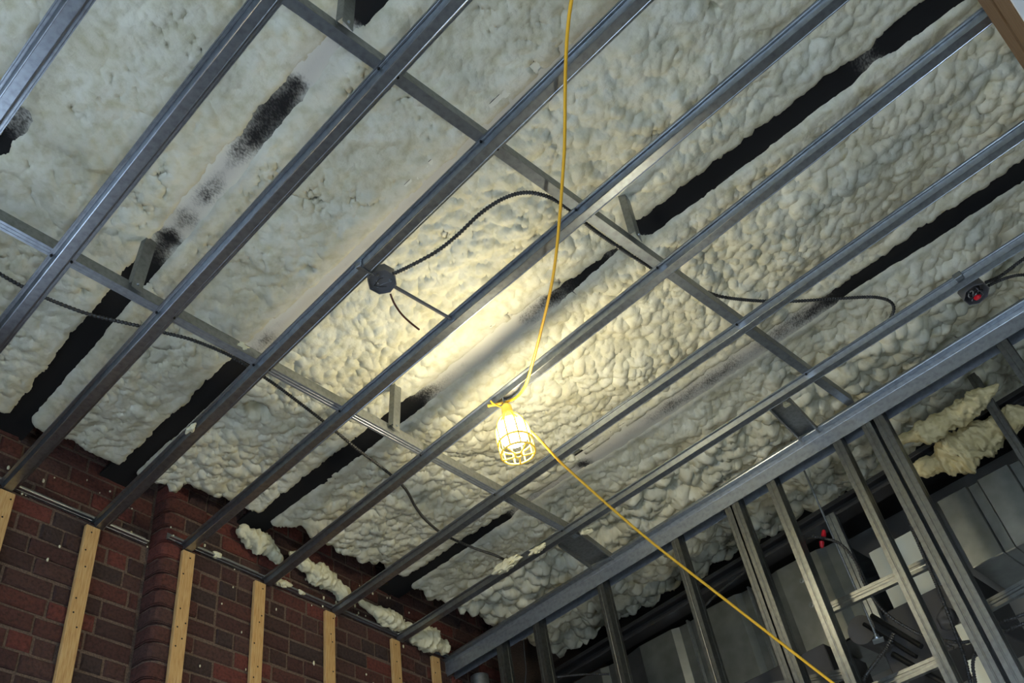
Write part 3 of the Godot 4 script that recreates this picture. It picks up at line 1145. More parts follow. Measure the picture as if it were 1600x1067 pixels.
func build_hangers() -> void:
	# short stud offcuts tying the runners to the joists
	var hs := [
		[Vector3(1.065, 0, 0.935), 4.21, "bent galvanized hanger under the left joist, on the lower runner", 0.25],
		[Vector3(2.195, 0, 0.86), 4.17, "dark galvanized hanger left of the glowing lamp, on the lower runner", 0.1],
		[Vector3(2.215, 0, 2.10), 4.19, "dark galvanized hanger at the upper runner beside the long bare joist", -0.1],
		[Vector3(1.025, 0, 2.075), 4.20, "galvanized hanger at the top edge of the picture, on the upper runner", 0.0]]
	for h in hs:
		var p: Vector3 = h[0]
		var a := Vector3(p.x, H + HAT_F + 0.006, p.z + 0.018)
		var b := Vector3(p.x + 0.012, h[1], p.z + 0.03 + 0.06 * h[3])
		var t := thing("hanger_strap", a, h[2], "hanger", "hangers between runners and joists")
		var al := (b - a).normalized()
		var side := Vector3(1, 0, -0.2).normalized()
		side = (side - al * side.dot(al)).normalized()
		var fr := side.cross(al).normalized()
		if fr.z < 0:
			fr = -fr
		var mb := MB.new()
		mb.sweep(sheet(mm([[-20, 0], [-1, 0.6], [20, 0]])), a, b, side, fr)
		put("face", mb, M.steel_dull, t)
		mb = MB.new()
		mb.sweep(sheet(mm([[-20, 0], [-20, -24], [-14, -25]])), a + al * 0.02, b, side, fr)
		put("leg", mb, M.steel_dull, t)
		mb = MB.new()
		mb.lathe(PackedVector2Array([Vector2(0, 0.006), Vector2(0.003, 0.006), Vector2(0.0045, 0.003), Vector2(0.005, 0.0)]), a + al * 0.02 + fr * 0.001, fr, 8)
		put("screw", mb, M.steel, t)

# ---------------------------------------------------------------- wooden strips on the brick
func build_wood_strips() -> void:
	var lefts := [[-6, 785], [131, 842], [284, 880], [398, 925], [509, 970], [613, 1012], [677, 1044]]
	var labels := [
		"pale pine strip at the left edge of the picture, top just below the wall angle",
		"pale pine strip on the recessed bricks, left of the pier, leaning in view",
		"pale pine strip on the face of the brick pier",
		"pale pine strip right of the pier, beside a smear of grey mortar",
		"pale pine strip third from the stud wall corner",
		"pale pine strip second from the stud wall corner",
		"short-looking pine strip tight in the corner by the stud wall"]
	var dabs := [0.0, 0.0, 0.0, 0.0, 0.0, 0.0, 0.0]
	for n in lefts.size():
		var d := RECESS if n < 2 else 0.0
		var q := wall_hit(lefts[n][0], lefts[n][1], d + 0.02)
		var w := 0.063
		var s := q.x + w / 2 + (0.0 if n > 0 else 0.0)
		var c := on_wall(s, 0, d)
		var top := H - 0.004
		var t := thing("wood_strip", Vector3(c.x, 0.0, c.z), labels[n], "wood strip", "pine furring strips on the brick wall")
		var mb := MB.new()
		mb.box(on_wall(s, top / 2, d + 0.0115), Vector3(w / 2, top / 2, 0.0095), Basis(wall_dir(), Vector3.UP, wall_out()), 0.0025)
		put("board", mb, M.pine, t)
		var r := RandomNumberGenerator.new()
		r.seed = 40 + n
		for k in 7:
			mb = MB.new()
			var yy := top - 0.03 - k * r.randf_range(0.06, 0.14)
			mb.lathe(PackedVector2Array([Vector2(0, 0.0012), Vector2(0.0035, 0.0012), Vector2(0.004, 0.0)]), on_wall(s + r.randf_range(-0.02, 0.02), yy, d + 0.0208), wall_out(), 8)
			put("nail", mb, M.screw, t)

# ---------------------------------------------------------------- metal stud wall on the right
const SX := 3.68
const SD := 0.064
func build_stud_wall() -> void:
	var za := -0.56
	var zb := 4.5
	var t := thing("top_track", Vector3(SX + SD / 2, H - 0.08, 2.0), "long bluish galvanized top track of the stud wall, from corner to right edge", "track")
	var a := Vector3(SX - 0.002, H + 0.01, za)
	var b := Vector3(SX - 0.002, H + 0.01, zb)
	var xd := Vector3(1, 0, 0)
	var mb := MB.new()
	mb.sweep(sheet(mm([[0, 4], [0, -24], [2.2, -27], [0, -30], [0, -86], [-1, -89]])), a, b, xd, Vector3.UP)
	put("near_leg", mb, M.track, t)
	mb = MB.new()
	mb.sweep(sheet(mm([[68, 4], [68, -30], [66, -34], [68, -38], [68, -86]])), a, b, xd, Vector3.UP)
	put("far_leg", mb, M.track, t)
	mb = MB.new()
	mb.sweep(sheet(mm([[0, 4], [68, 4]])), a, b, xd, Vector3.UP)
	put("web", mb, M.steel_dull, t)
	# wall channel that closes the furring off, just above the track
	t = thing("edge_channel", Vector3(SX - 0.02, H, 2.0), "narrow galvanized edge channel above the top track, closing the furring", "edge channel")
	mb = MB.new()
	mb.sweep(sheet(mm([[-4, 30], [-4, 0], [-30, 0], [-31, 3]])), Vector3(SX - 0.001, H + 0.004, za), Vector3(SX - 0.001, H + 0.004, zb), xd, Vector3.UP)
	put("flange", mb, M.steel, t)
	# studs: z of the middle of the front flange, flange width, which side the web is on (+1 towards the camera)
	var studs := [
		[-0.09, 0.041, 1.0, "galvanized stud nearest the brick corner, first of the stud wall"],
		[0.178, 0.041, 1.0, "galvanized stud with a bright ribbed face, second from the brick corner"],
		[0.62, 0.038, 1.0, "galvanized stud third from the brick corner, dark web beside yellowish foam"],
		[1.09, 0.038, 1.0, "galvanized stud just left of where the yellow cord crosses the dark beam"],
		[1.398, 0.030, -1.0, "left stud of the touching pair crossed by the yellow cord"],
		[1.440, 0.034, 1.0, "right stud of the touching pair crossed by the yellow cord"],
		[1.633, 0.041, 1.0, "galvanized stud just left of the red wire connectors"],
		[1.976, 0.038, 1.0, "galvanized stud right of the hanging threaded rod"],
		[2.118, 0.040, -1.0, "left stud of the bright parallel pair at lower right"],
		[2.176, 0.040, 1.0, "right stud of the bright parallel pair at lower right"],
		[2.725, 0.042, 1.0, "galvanized stud at the right edge of the picture under the track"],
		[3.1, 0.041, 1.0, "galvanized stud beyond the right edge of the picture"]]
	for s in studs:
		var at := Vector3(SX + SD / 2, 0.0, s[0])
		var st := thing("steel_stud", at, s[3], "stud", "galvanized studs of the right wall")
		stud_piece(st, Vector3(SX + 0.0012, 0.0, s[0]), Vector3(SX + 0.0012, H - 0.008, s[0]), Vector3(-1, 0, 0), Vector3(0, 0, 1), SD - 0.003, s[1], M.stud, -s[2])
	# bracing pieces laid flat between the last furring channel and the track
	var br := [
		[Vector3(3.36, H + 0.03, 1.925), Vector3(3.672, H + 0.03, 1.885), 0.092, "wide dark flat stud brace behind the last channel, upper of the two braces"],
		[Vector3(3.36, H + 0.03, 0.735), Vector3(3.672, H + 0.03, 0.675), 0.13, "wide dark flat stud brace with open channel, lower of the two braces"]]
	for q in br:
		var p0: Vector3 = q[0]
		var p1: Vector3 = q[1]
		var bt := thing("stud_brace", (p0 + p1) / 2, q[3], "brace", "flat braces at the stud wall")
		var al := (p1 - p0).normalized()
		var sd := al.cross(Vector3.UP).normalized()
		var w: float = q[2] * 500.0
		mb = MB.new()
		mb.sweep(sheet(mm([[-w, 0], [w, 0]])), p0, p1, sd, Vector3.UP)
		put("web", mb, M.steel_dull, bt)
		for e in [-1.0, 1.0]:
			mb = MB.new()
			mb.sweep(sheet(mm([[e * w, 0], [e * w, -30], [e * (w - 7), -31]])), p0, p1, sd, Vector3.UP)
			put("flange", mb, M.steel_dull, bt)

func bar_between(called: String, p: Vector3, q: Vector3, prof: Array, mat: Material, label: String, category: String, side: Vector3, upv: Vector3, group := "") -> Node3D:
	var mb := MB.new()
	mb.sweep(sheet(mm(prof)), p, q, side, upv)
	var o := put(called, mb, mat)
	tag(o, label, category, group)
	return o

func build_behind_studs() -> void:
	# black steel beam parallel to the wall
	var bt0 := Vector3(4.40, 3.93, -0.35)
	var bt1 := Vector3(4.24, 3.93, 3.4)
	var al := (bt1 - bt0).normalized()
	var out := Vector3.UP.cross(al).normalized()
	if out.x > 0:
		out = -out
	var t := thing("black_beam", (bt0 + bt1) / 2, "long dark steel beam behind the studs, above the metal duct", "beam")
	var mb := MB.new()
	mb.box((bt0 + bt1) / 2 + Vector3(0, -0.011, 0), Vector3(0.05, 0.011, (bt1 - bt0).length() / 2), Basis(-out, Vector3.UP, al), 0.002)
	put("flange", mb, M.beam, t)
	mb = MB.new()
	mb.box((bt0 + bt1) / 2 + Vector3(0, -0.038, 0), Vector3(0.008, 0.026, (bt1 - bt0).length() / 2), Basis(-out, Vector3.UP, al), 0.001)
	put("web", mb, M.beam, t)
	mb = MB.new()
	mb.box((bt0 + bt1) / 2 + Vector3(0, -0.068, 0), Vector3(0.05, 0.008, (bt1 - bt0).length() / 2), Basis(-out, Vector3.UP, al), 0.002)
	put("flange", mb, M.beam, t)
	# sheet metal duct below the beam
	var dx := 4.42
	t = thing("metal_duct", Vector3(dx + 0.3, 3.36, 0.6), "long galvanized sheet metal duct with standing seams, behind the studs", "duct")
	var duct1 := t
	var seams := [-0.45, 0.12, 0.62, 1.02, 1.55]
	for i in seams.size() - 1:
		var s0: float = seams[i]
		var s1: float = seams[i + 1]
		mb = MB.new()
		# front panel folded into upright fields
		var ln := s1 - s0
		var fold := [[s0, 0.0], [s0 + ln * 0.12, -0.004], [s0 + ln * 0.34, -0.030], [s0 + ln * 0.78, -0.024], [s0 + ln * 0.86, -0.004], [s1, 0.0]]
		for a in fold.size() - 1:
			var p0 := Vector3(dx + fold[a][1], 3.36, fold[a][0])
			var p1 := Vector3(dx + fold[a + 1][1], 3.36, fold[a + 1][0])
			mb.quad(p0, p1, p1 + Vector3(0, 0.46, 0), p0 + Vector3(0, 0.46, 0), Vector3(-1, 0, 0))
		mb.box(Vector3(dx + 0.25, 3.361, (s0 + s1) / 2), Vector3(0.25, 0.001, (s1 - s0) / 2))
		mb.box(Vector3(dx + 0.25, 3.819, (s0 + s1) / 2), Vector3(0.25, 0.001, (s1 - s0) / 2))
		mb.box(Vector3(dx + 0.5, 3.59, (s0 + s1) / 2), Vector3(0.001, 0.23, (s1 - s0) / 2))
		put("duct_section", mb, M.duct, t)
	for s in seams:
		mb = MB.new()
		mb.box(Vector3(dx - 0.016, 3.59, s), Vector3(0.014, 0.232, 0.006), Basis.IDENTITY, 0.002)
		mb.box(Vector3(dx + 0.24, 3.352, s), Vector3(0.27, 0.012, 0.006), Basis.IDENTITY, 0.002)
		put("seam", mb, M.steel, t)
	# second, nearer duct run at the right
	var d2 := 4.2
	t = thing("metal_duct", Vector3(d2 + 0.3, 3.33, 2.7), "large dull galvanized duct with broad ribs at the right edge, behind the bright stud pair", "duct")
	for i in 6:
		var z0 := 2.10 + i * 0.19
		mb = MB.new()
		mb.box(Vector3(d2 + 0.25, 3.475, z0 + 0.07), Vector3(0.25, 0.165, 0.07), Basis.IDENTITY, 0.004)
		put("duct_section", mb, M.duct, t)
		mb = MB.new()
		mb.box(Vector3(d2 + 0.262, 3.475, z0 + 0.165), Vector3(0.25, 0.163, 0.025), Basis.IDENTITY, 0.004)
		put("rib", mb, M.duct, t)
	# pale board, bright vertical channel, dark sheet between
	var p := on_x(1380, 850, 4.3)
	mb = MB.new()
	mb.box(Vector3(4.33, 3.44, 1.80), Vector3(0.007, 0.20, 0.11), Basis(Vector3.UP, 0.0), 0.002)
	tag(put("backing_board", mb, M.board), "pale cream board behind the stud right of the threaded rod", "board")
	mb = MB.new()
	mb.sweep(sheet(mm([[-26, 30], [-26, 0], [-2, 0], [0, -3], [2, 0], [26, 0], [26, 30]])), Vector3(4.255, 3.30, 1.615), Vector3(4.255, 3.87, 1.615), Vector3(0, 0, 1), Vector3(1, 0, 0))
	tag(put("steel_channel", mb, M.steel), "bright upright metal channel behind the threaded rod", "channel")
	# dark plenum boxes beneath
	for q in [[1170, 1010, 1260, 1045, "dark grey box end under the duct, left of the bright stud pair", 4.3], [1390, 890, 1440, 900, "dark grey box end under the pale board", 4.3]]:
		var c := on_x((q[0] + q[2]) / 2.0, (q[1] + q[3]) / 2.0, q[5])
		mb = MB.new()
		mb.box(Vector3(c.x + 0.2, 3.22, c.z), Vector3(0.2, 0.13, 0.24), Basis.IDENTITY, 0.004)
		tag(put("sheet_metal_box", mb, M.dark_sheet), q[4], "metal box")
	# horizontal bridging channels across the studs
	var rails := [
		[[1292, 952], [1446, 880], 3.86, "galvanized bridging channel low behind the threaded rod"],
		[[1536, 950], [1640, 892], 3.95, "short ribbed bridging channel right of the bright stud pair"],
		[[1200, 1075], [1320, 1052], 3.95, "galvanized bridging channel at the bottom edge by the yellow cord's end"],
		[[1330, 1090], [1470, 1030], 3.9, "pale bridging channel at the bottom edge right of the armored cable loop"]]
	for r in rails:
		var a := on_x(r[0][0], r[0][1], r[2])
		var b := on_x(r[1][0], r[1][1], r[2])
		var bt := thing("bridging_channel", (a + b) / 2, r[3], "bridging", "bridging channels behind the studs")
		mb = MB.new()
		mb.sweep(sheet(mm([[0, 20], [0, 7], [3, 4], [3, -4], [0, -7], [0, -20]])), a, b, Vector3(-1, 0, 0), Vector3.UP)
		put("web", mb, M.stud, bt)
		for e in [-1.0, 1.0]:
			mb = MB.new()
			mb.sweep(sheet(mm([[0, 20 * e], [-22, 20 * e], [-22, 15 * e]])), a, b, Vector3(-1, 0, 0), Vector3.UP)
			put("flange", mb, M.stud, bt)
	# odds and ends in the cavity
	var st := on_x(1526, 600, 4.02)
	var far := thing("steel_stud", Vector3(4.05, 0.0, st.z), "thin far stud behind the torn foam, short of the right edge", "stud", "galvanized studs of the right wall")
	stud_piece(far, Vector3(4.02, 0.0, st.z), Vector3(4.02, 3.98, st.z), Vector3(-1, 0, 0), Vector3(0, 0, 1), 0.05, 0.034, M.stud, -1.0)
	var pipe := on_x(726, 1050, 3.86)
	mb = MB.new()
	mb.lathe(PackedVector2Array([Vector2(0, 0), Vector2(0.05, 0), Vector2(0.05, 3.84), Vector2(0, 3.84)]), Vector3(3.87, 0.0, pipe.z + 0.10), Vector3.UP, 28)
	tag(put("metal_pipe", mb, M.steel_dull), "round bluish metal pipe in the corner behind the first stud", "pipe")
	var hose := on_x(1342, 982, 4.1)
	mb = MB.new()
	var hp := PackedVector3Array()
	var hr := PackedFloat32Array()
	for k in 60:
		hp.append(Vector3(4.12 + k * 0.006, hose.y, hose.z))
		hr.append(0.062 if k % 2 == 0 else 0.058)
	mb.tube(hp, hr, 24)
	tag(put("flexible_hose", mb, M.dark_sheet), "fat grey flexible hose end behind the threaded rod", "hose")
	var conduits := [
		[[1362, 962], [1440, 1010], 4.05, 0.011, "upper dark slanting pipe below the threaded rod, behind the bridging channel"],
		[[1350, 975], [1432, 1026], 4.05, 0.009, "lower dark slanting pipe touching the upper one, below the threaded rod"],
		[[1395, 1022], [1500, 1082], 3.98, 0.012, "dark slanting pipe at the bottom edge, left of the paired cables"]]
	for c in conduits:
		cord("conduit_pipe", [on_x(c[0][0], c[0][1], c[2]), on_x(c[1][0], c[1][1], c[2] - 0.06)], c[3], M.dark_pipe, c[4], "pipe", "slanting pipes in the stud wall")
	var ob := on_x(1512, 988, 3.97)
	mb = MB.new()
	mb.box(ob, Vector3(0.02, 0.035, 0.03), Basis(Vector3.UP, 0.1), 0.004)
	tag(put("outlet_box", mb, M.board), "small cream box between the paired cables and the bright studs", "box")
	var pb := on_x(1540, 1050, 4.0)
	mb = MB.new()
	mb.box(pb, Vector3(0.006, 0.06, 0.05), Basis(Vector3.UP, 0.1), 0.002)
	tag(put("backing_board", mb, M.board), "cream board scrap at the bottom edge right of the paired cables", "board")
	var bag := on_x(1480, 968, 4.0)
	mb = MB.new()
	mb.blob(bag, Vector3(0.05, 0.055, 0.05), Basis(Vector3.UP, 0.3), mk_noise(FastNoiseLite.TYPE_CELLULAR, 22.0, 5), 0.5, 12)
	tag(put("plastic_bag", mb, M.dark_sheet), "crumpled grey plastic bundle left of the bright stud pair", "bag")
	for q in [[1243, 862], [1253, 907], [1268, 945]]:
		mb = MB.new()
		mb.lathe(PackedVector2Array([Vector2(0, 0.008), Vector2(0.006, 0.008), Vector2(0.007, 0.003), Vector2(0.014, 0.002), Vector2(0.014, -0.004)]), on_x(q[0], q[1], dx - 0.026), Vector3(-1, 0, 0), 10)
		put("bolt", mb, M.steel, duct1)
	# threaded rod with nut, hung from the deck
	var r0 := on_x(1283, 800, 3.98)
	var r1 := on_x(1374, 1000, 3.98)
	var rz := (r0.z + r1.z) / 2
	t = thing("threaded_rod", Vector3(3.98, r1.y, rz), "thin threaded steel rod hanging down between the studs, nut at its lower end", "rod")
	var pts := PackedVector3Array()
	var rad := PackedFloat32Array()
	var yy := r1.y
	var kx := 0
	while yy < DECK:
		pts.append(Vector3(3.98, yy, rz))
		rad.append(0.0052 if kx % 2 == 0 else 0.0042)
		yy += 0.004
		kx += 1
	mb = MB.new()
	mb.tube(pts, rad, 8)
	put("rod", mb, M.steel_dull, t)
	mb = MB.new()
	mb.lathe(PackedVector2Array([Vector2(0, -0.006), Vector2(0.013, -0.006), Vector2(0.0145, 0), Vector2(0.013, 0.012), Vector2(0, 0.012)]), Vector3(3.98, r1.y + 0.012, rz), Vector3.UP, 6)
	put("nut", mb, M.steel, t)
	mb = MB.new()
	mb.box(Vector3(3.98, r1.y, rz), Vector3(0.022, 0.003, 0.022), Basis(Vector3.UP, 0.4), 0.001)
	put("washer", mb, M.steel, t)

# ---------------------------------------------------------------- lamps on the yellow cord
func caged_lamp(top: Vector3, axis: Vector3, label: String, energy: float, color: Color, in_view: bool) -> void:
	var t := thing("caged_work_lamp", top, label, "work lamp", "caged lamps on the yellow cord")
	# axis points down from the socket
	var mb := MB.new()
	mb.lathe(PackedVector2Array([Vector2(0, 0), Vector2(0.012, 0), Vector2(0.02, 0.012), Vector2(0.022, 0.05), Vector2(0.027, 0.056), Vector2(0.027, 0.078), Vector2(0, 0.078)]), top, axis, 18)
	put("socket", mb, M.cage, t)
	mb = MB.new()
	var prof := PackedVector2Array()
	var rb := 0.058
	prof.append(Vector2(0.014, 0.074))
	prof.append(Vector2(0.016, 0.085))
	for k in 15:
		var a := lerpf(-1.15, PI / 2, k / 14.0)
		prof.append(Vector2(maxf(0.0, cos(a) * rb), 0.14 + sin(a) * rb))
	mb.lathe(prof, top, axis, 28)
	var glow := StandardMaterial3D.new()
	glow.albedo_color = Color(1, 1, 1)
	glow.emission_enabled = true
	glow.emission = color.lerp(Color(1, 1, 1), 0.6)
	glow.emission_energy_multiplier = 14.0
	put("bulb", mb, glow, t)
	# cage: ribs and rings
	var u := axis.cross(Vector3(0.31, 0.2, 0.93)).normalized()
	var w := axis.cross(u).normalized()
	var shape := [[0.028, 0.062], [0.045, 0.085], [0.06, 0.115], [0.0635, 0.15], [0.0635, 0.205], [0.0625, 0.24]]
	for k in 10:
		var a := TAU * k / 10
		var d := u * cos(a) + w * sin(a)
		var keys := []
		for s in shape:
			keys.append(top + d * s[0] + axis * s[1])
		mb = MB.new()
		var pts := smooth_path(keys, 0.012)
		mb.tube(pts, flat_radii(pts.size(), 0.0032), 6)
		put("cage_rib", mb, M.cage, t)
	for s in [[0.0635, 0.19], [0.063, 0.24]]:
		mb = MB.new()
		mb.ring_wire(top + axis * s[1], axis, s[0], 0.004)
		put("cage_ring", mb, M.cage, t)
	for k in 5:
		var a := TAU * k / 5 + 0.3
		var d := u * cos(a) + w * sin(a)
		var keys := [top + d * 0.0625 + axis * 0.24, top + d * 0.035 + axis * 0.248, top + d * 0.012 + axis * 0.25]
		mb = MB.new()
		mb.tube(PackedVector3Array(keys), flat_radii(3, 0.0032), 6)
		put("cage_rib", mb, M.cage, t)
	mb = MB.new()
	mb.ring_wire(top + axis * 0.25, axis, 0.012, 0.0034, 16)
	put("cage_ring", mb, M.cage, t)
	# hook on the socket
	mb = MB.new()
	var hk := smooth_path([top + u * 0.01, top - axis * 0.02 + u * 0.014, top - axis * 0.035, top - axis * 0.02 - u * 0.014], 0.005)
	mb.tube(hk, flat_radii(hk.size(), 0.002), 6)
	put("hook", mb, M.steel, t)
	var li := OmniLight3D.new()
	li.name = "lamp_light"
	li.position = axis * 0.14
	li.light_color = color
	li.light_energy = energy
	li.light_size = rb
	li.omni_range = 14.0
	li.omni_attenuation = 2.0
	li.shadow_enabled = true
	t.add_child(li)

func cord(called: String, keys: Array, r: float, mat: Material, label: String, category: String, group := "") -> MeshInstance3D:
	var mb := MB.new()
	var pts := smooth_path(keys, 0.02)
	mb.tube(pts, flat_radii(pts.size(), r), 8)
	var o := put(called, mb, mat)
	tag(o, label, category, group)
	return o

const LAMP_TOP := Vector3(2.39, 3.868, 1.285)
func build_lamps() -> void:
	var warm := Color(1.0, 0.945, 0.80)
	caged_lamp(LAMP_TOP, Vector3(0.02, -1, 0.06).normalized(), "glowing caged work lamp hanging under the ceiling grid", 0.68, warm, true)
	# two lamps out of view, hung on the cord to light grid and studs
	caged_lamp(Vector3(0.42, 1.45, 3.28), Vector3(0, -1, 0), "unseen caged lamp below the camera, placed for cool light on channels and top track", 2.6, Color(0.84, 0.92, 1.0), false)  # unseen lamp by the camera, placed for cool light on channels and track
	caged_lamp(Vector3(3.36, 2.2, 1.62), Vector3(0, -1, 0), "unseen caged lamp below the bottom right corner, placed to light the lower studs", 0.5, Color(1.0, 0.96, 0.84), false)  # unseen lamp, placed to brighten the lower studs and the cavity behind
	var tie := on_y(775, 632, H - 0.012)
	var c0 := on_y(893, 0, H - 0.05)
	cord("yellow_cord", [Vector3(0.42, 1.45, 3.28), Vector3(0.44, 1.9, 3.36), Vector3(0.55, 2.9, 3.55), Vector3(0.8, 3.6, 3.3), c0, on_y(881, 250, H - 0.055), on_y(866, 420, H - 0.055), on_y(842, 530, H - 0.05), on_y(822, 600, H - 0.035), on_y(805, 622, H - 0.02), tie, on_y(762, 634, H - 0.01)], 0.0052, M.cord, "yellow power cord draped across the channels from the top edge down to the lamp", "cord", "yellow power cord runs")
	cord("yellow_cord", [LAMP_TOP + Vector3(0.0, 0.0, 0.004), LAMP_TOP + Vector3(0.03, -0.03, 0.0), on_x(846, 690, 2.46), on_x(880, 726, 2.52), on_x(1000, 832, 2.75), on_x(1140, 942, 3.0), on_x(1300, 1066, 3.25), on_x(1370, 1120, 3.33), Vector3(3.36, 2.35, 1.63), Vector3(3.36, 2.2, 1.62)], 0.005, M.cord, "yellow power cord running from the lamp down across the studs to the bottom right", "cord", "yellow power cord runs")
	# tie round the channel
	var mb := MB.new()
	var lp := [tie + Vector3(-0.028, 0.004, 0.0), tie + Vector3(-0.02, -0.008, 0.004), tie + Vector3(0.0, -0.01, 0.006), tie + Vector3(0.02, -0.008, 0.008), tie + Vector3(0.03, 0.006, 0.01)]
	var pts := smooth_path(lp, 0.006)
	mb.tube(pts, flat_radii(pts.size(), 0.003), 6)
	tag(put("wire_tie", mb, M.cord), "yellowish tie wire holding the cord to the channel above the lamp", "tie")

# ---------------------------------------------------------------- armored cables and boxes
func armored(keys: Array, r: float, label: String, group := "armored cables above the ceiling grid") -> void:
	var pts := smooth_path(keys, 0.0038)
	var rad := PackedFloat32Array()
	for i in pts.size():
		rad.append(r if (i / 2) % 2 == 0 else r * 0.75)
	var mb := MB.new()
	mb.tube(pts, rad, 8)
	var o := put("armored_cable", mb, M.cable)
	tag(o, label, "cable", group)

func octagon_box(c: Vector3, axis: Vector3, rad: float, depth: float, label: String) -> Node3D:
	# axis points out of the open face
	var t := thing("junction_box", c, label, "junction box", "octagon junction boxes")
	var mb := MB.new()
	mb.lathe(PackedVector2Array([Vector2(0, -depth), Vector2(rad * 0.97, -depth), Vector2(rad, -depth + 0.003), Vector2(rad, 0), Vector2(rad - 0.003, 0), Vector2(rad - 0.004, -depth + 0.004), Vector2(0, -depth + 0.004)]), c, axis, 8)
	put("box_body", mb, M.box, t)
	return t

func wires_inside(t: Node3D, c: Vector3, axis: Vector3, rad: float, seed_: int) -> void:
	var r := RandomNumberGenerator.new()
	r.seed = seed_
	var u := axis.cross(Vector3(0.31, 0.2, 0.93)).normalized()
	var w := axis.cross(u).normalized()
	for k in 5:
		var keys := []
		for i in 5:
			var a := r.randf() * TAU
			var q := rad * r.randf_range(0.2, 0.75)
			keys.append(c + u * cos(a) * q + w * sin(a) * q - axis * r.randf_range(0.002, 0.024))
		var mb := MB.new()
		var pts := smooth_path(keys, 0.006)
		mb.tube(pts, flat_radii(pts.size(), 0.0022), 6)
		put("wire", mb, [M.wire_black, M.wire_black, M.wire_white, M.box, M.wire_black][k], t)

func wire_nut(parent: Node3D, base: Vector3, axis: Vector3, called := "wire_nut") -> void:
	var mb := MB.new()
	mb.lathe(PackedVector2Array([Vector2(0, -0.012), Vector2(0.009, -0.012), Vector2(0.011, -0.008), Vector2(0.0085, 0.012), Vector2(0.005, 0.017), Vector2(0, 0.018)]), base, axis, 10)
	put(called, mb, M.red, parent, "red plastic wire nut" if parent != self else "")

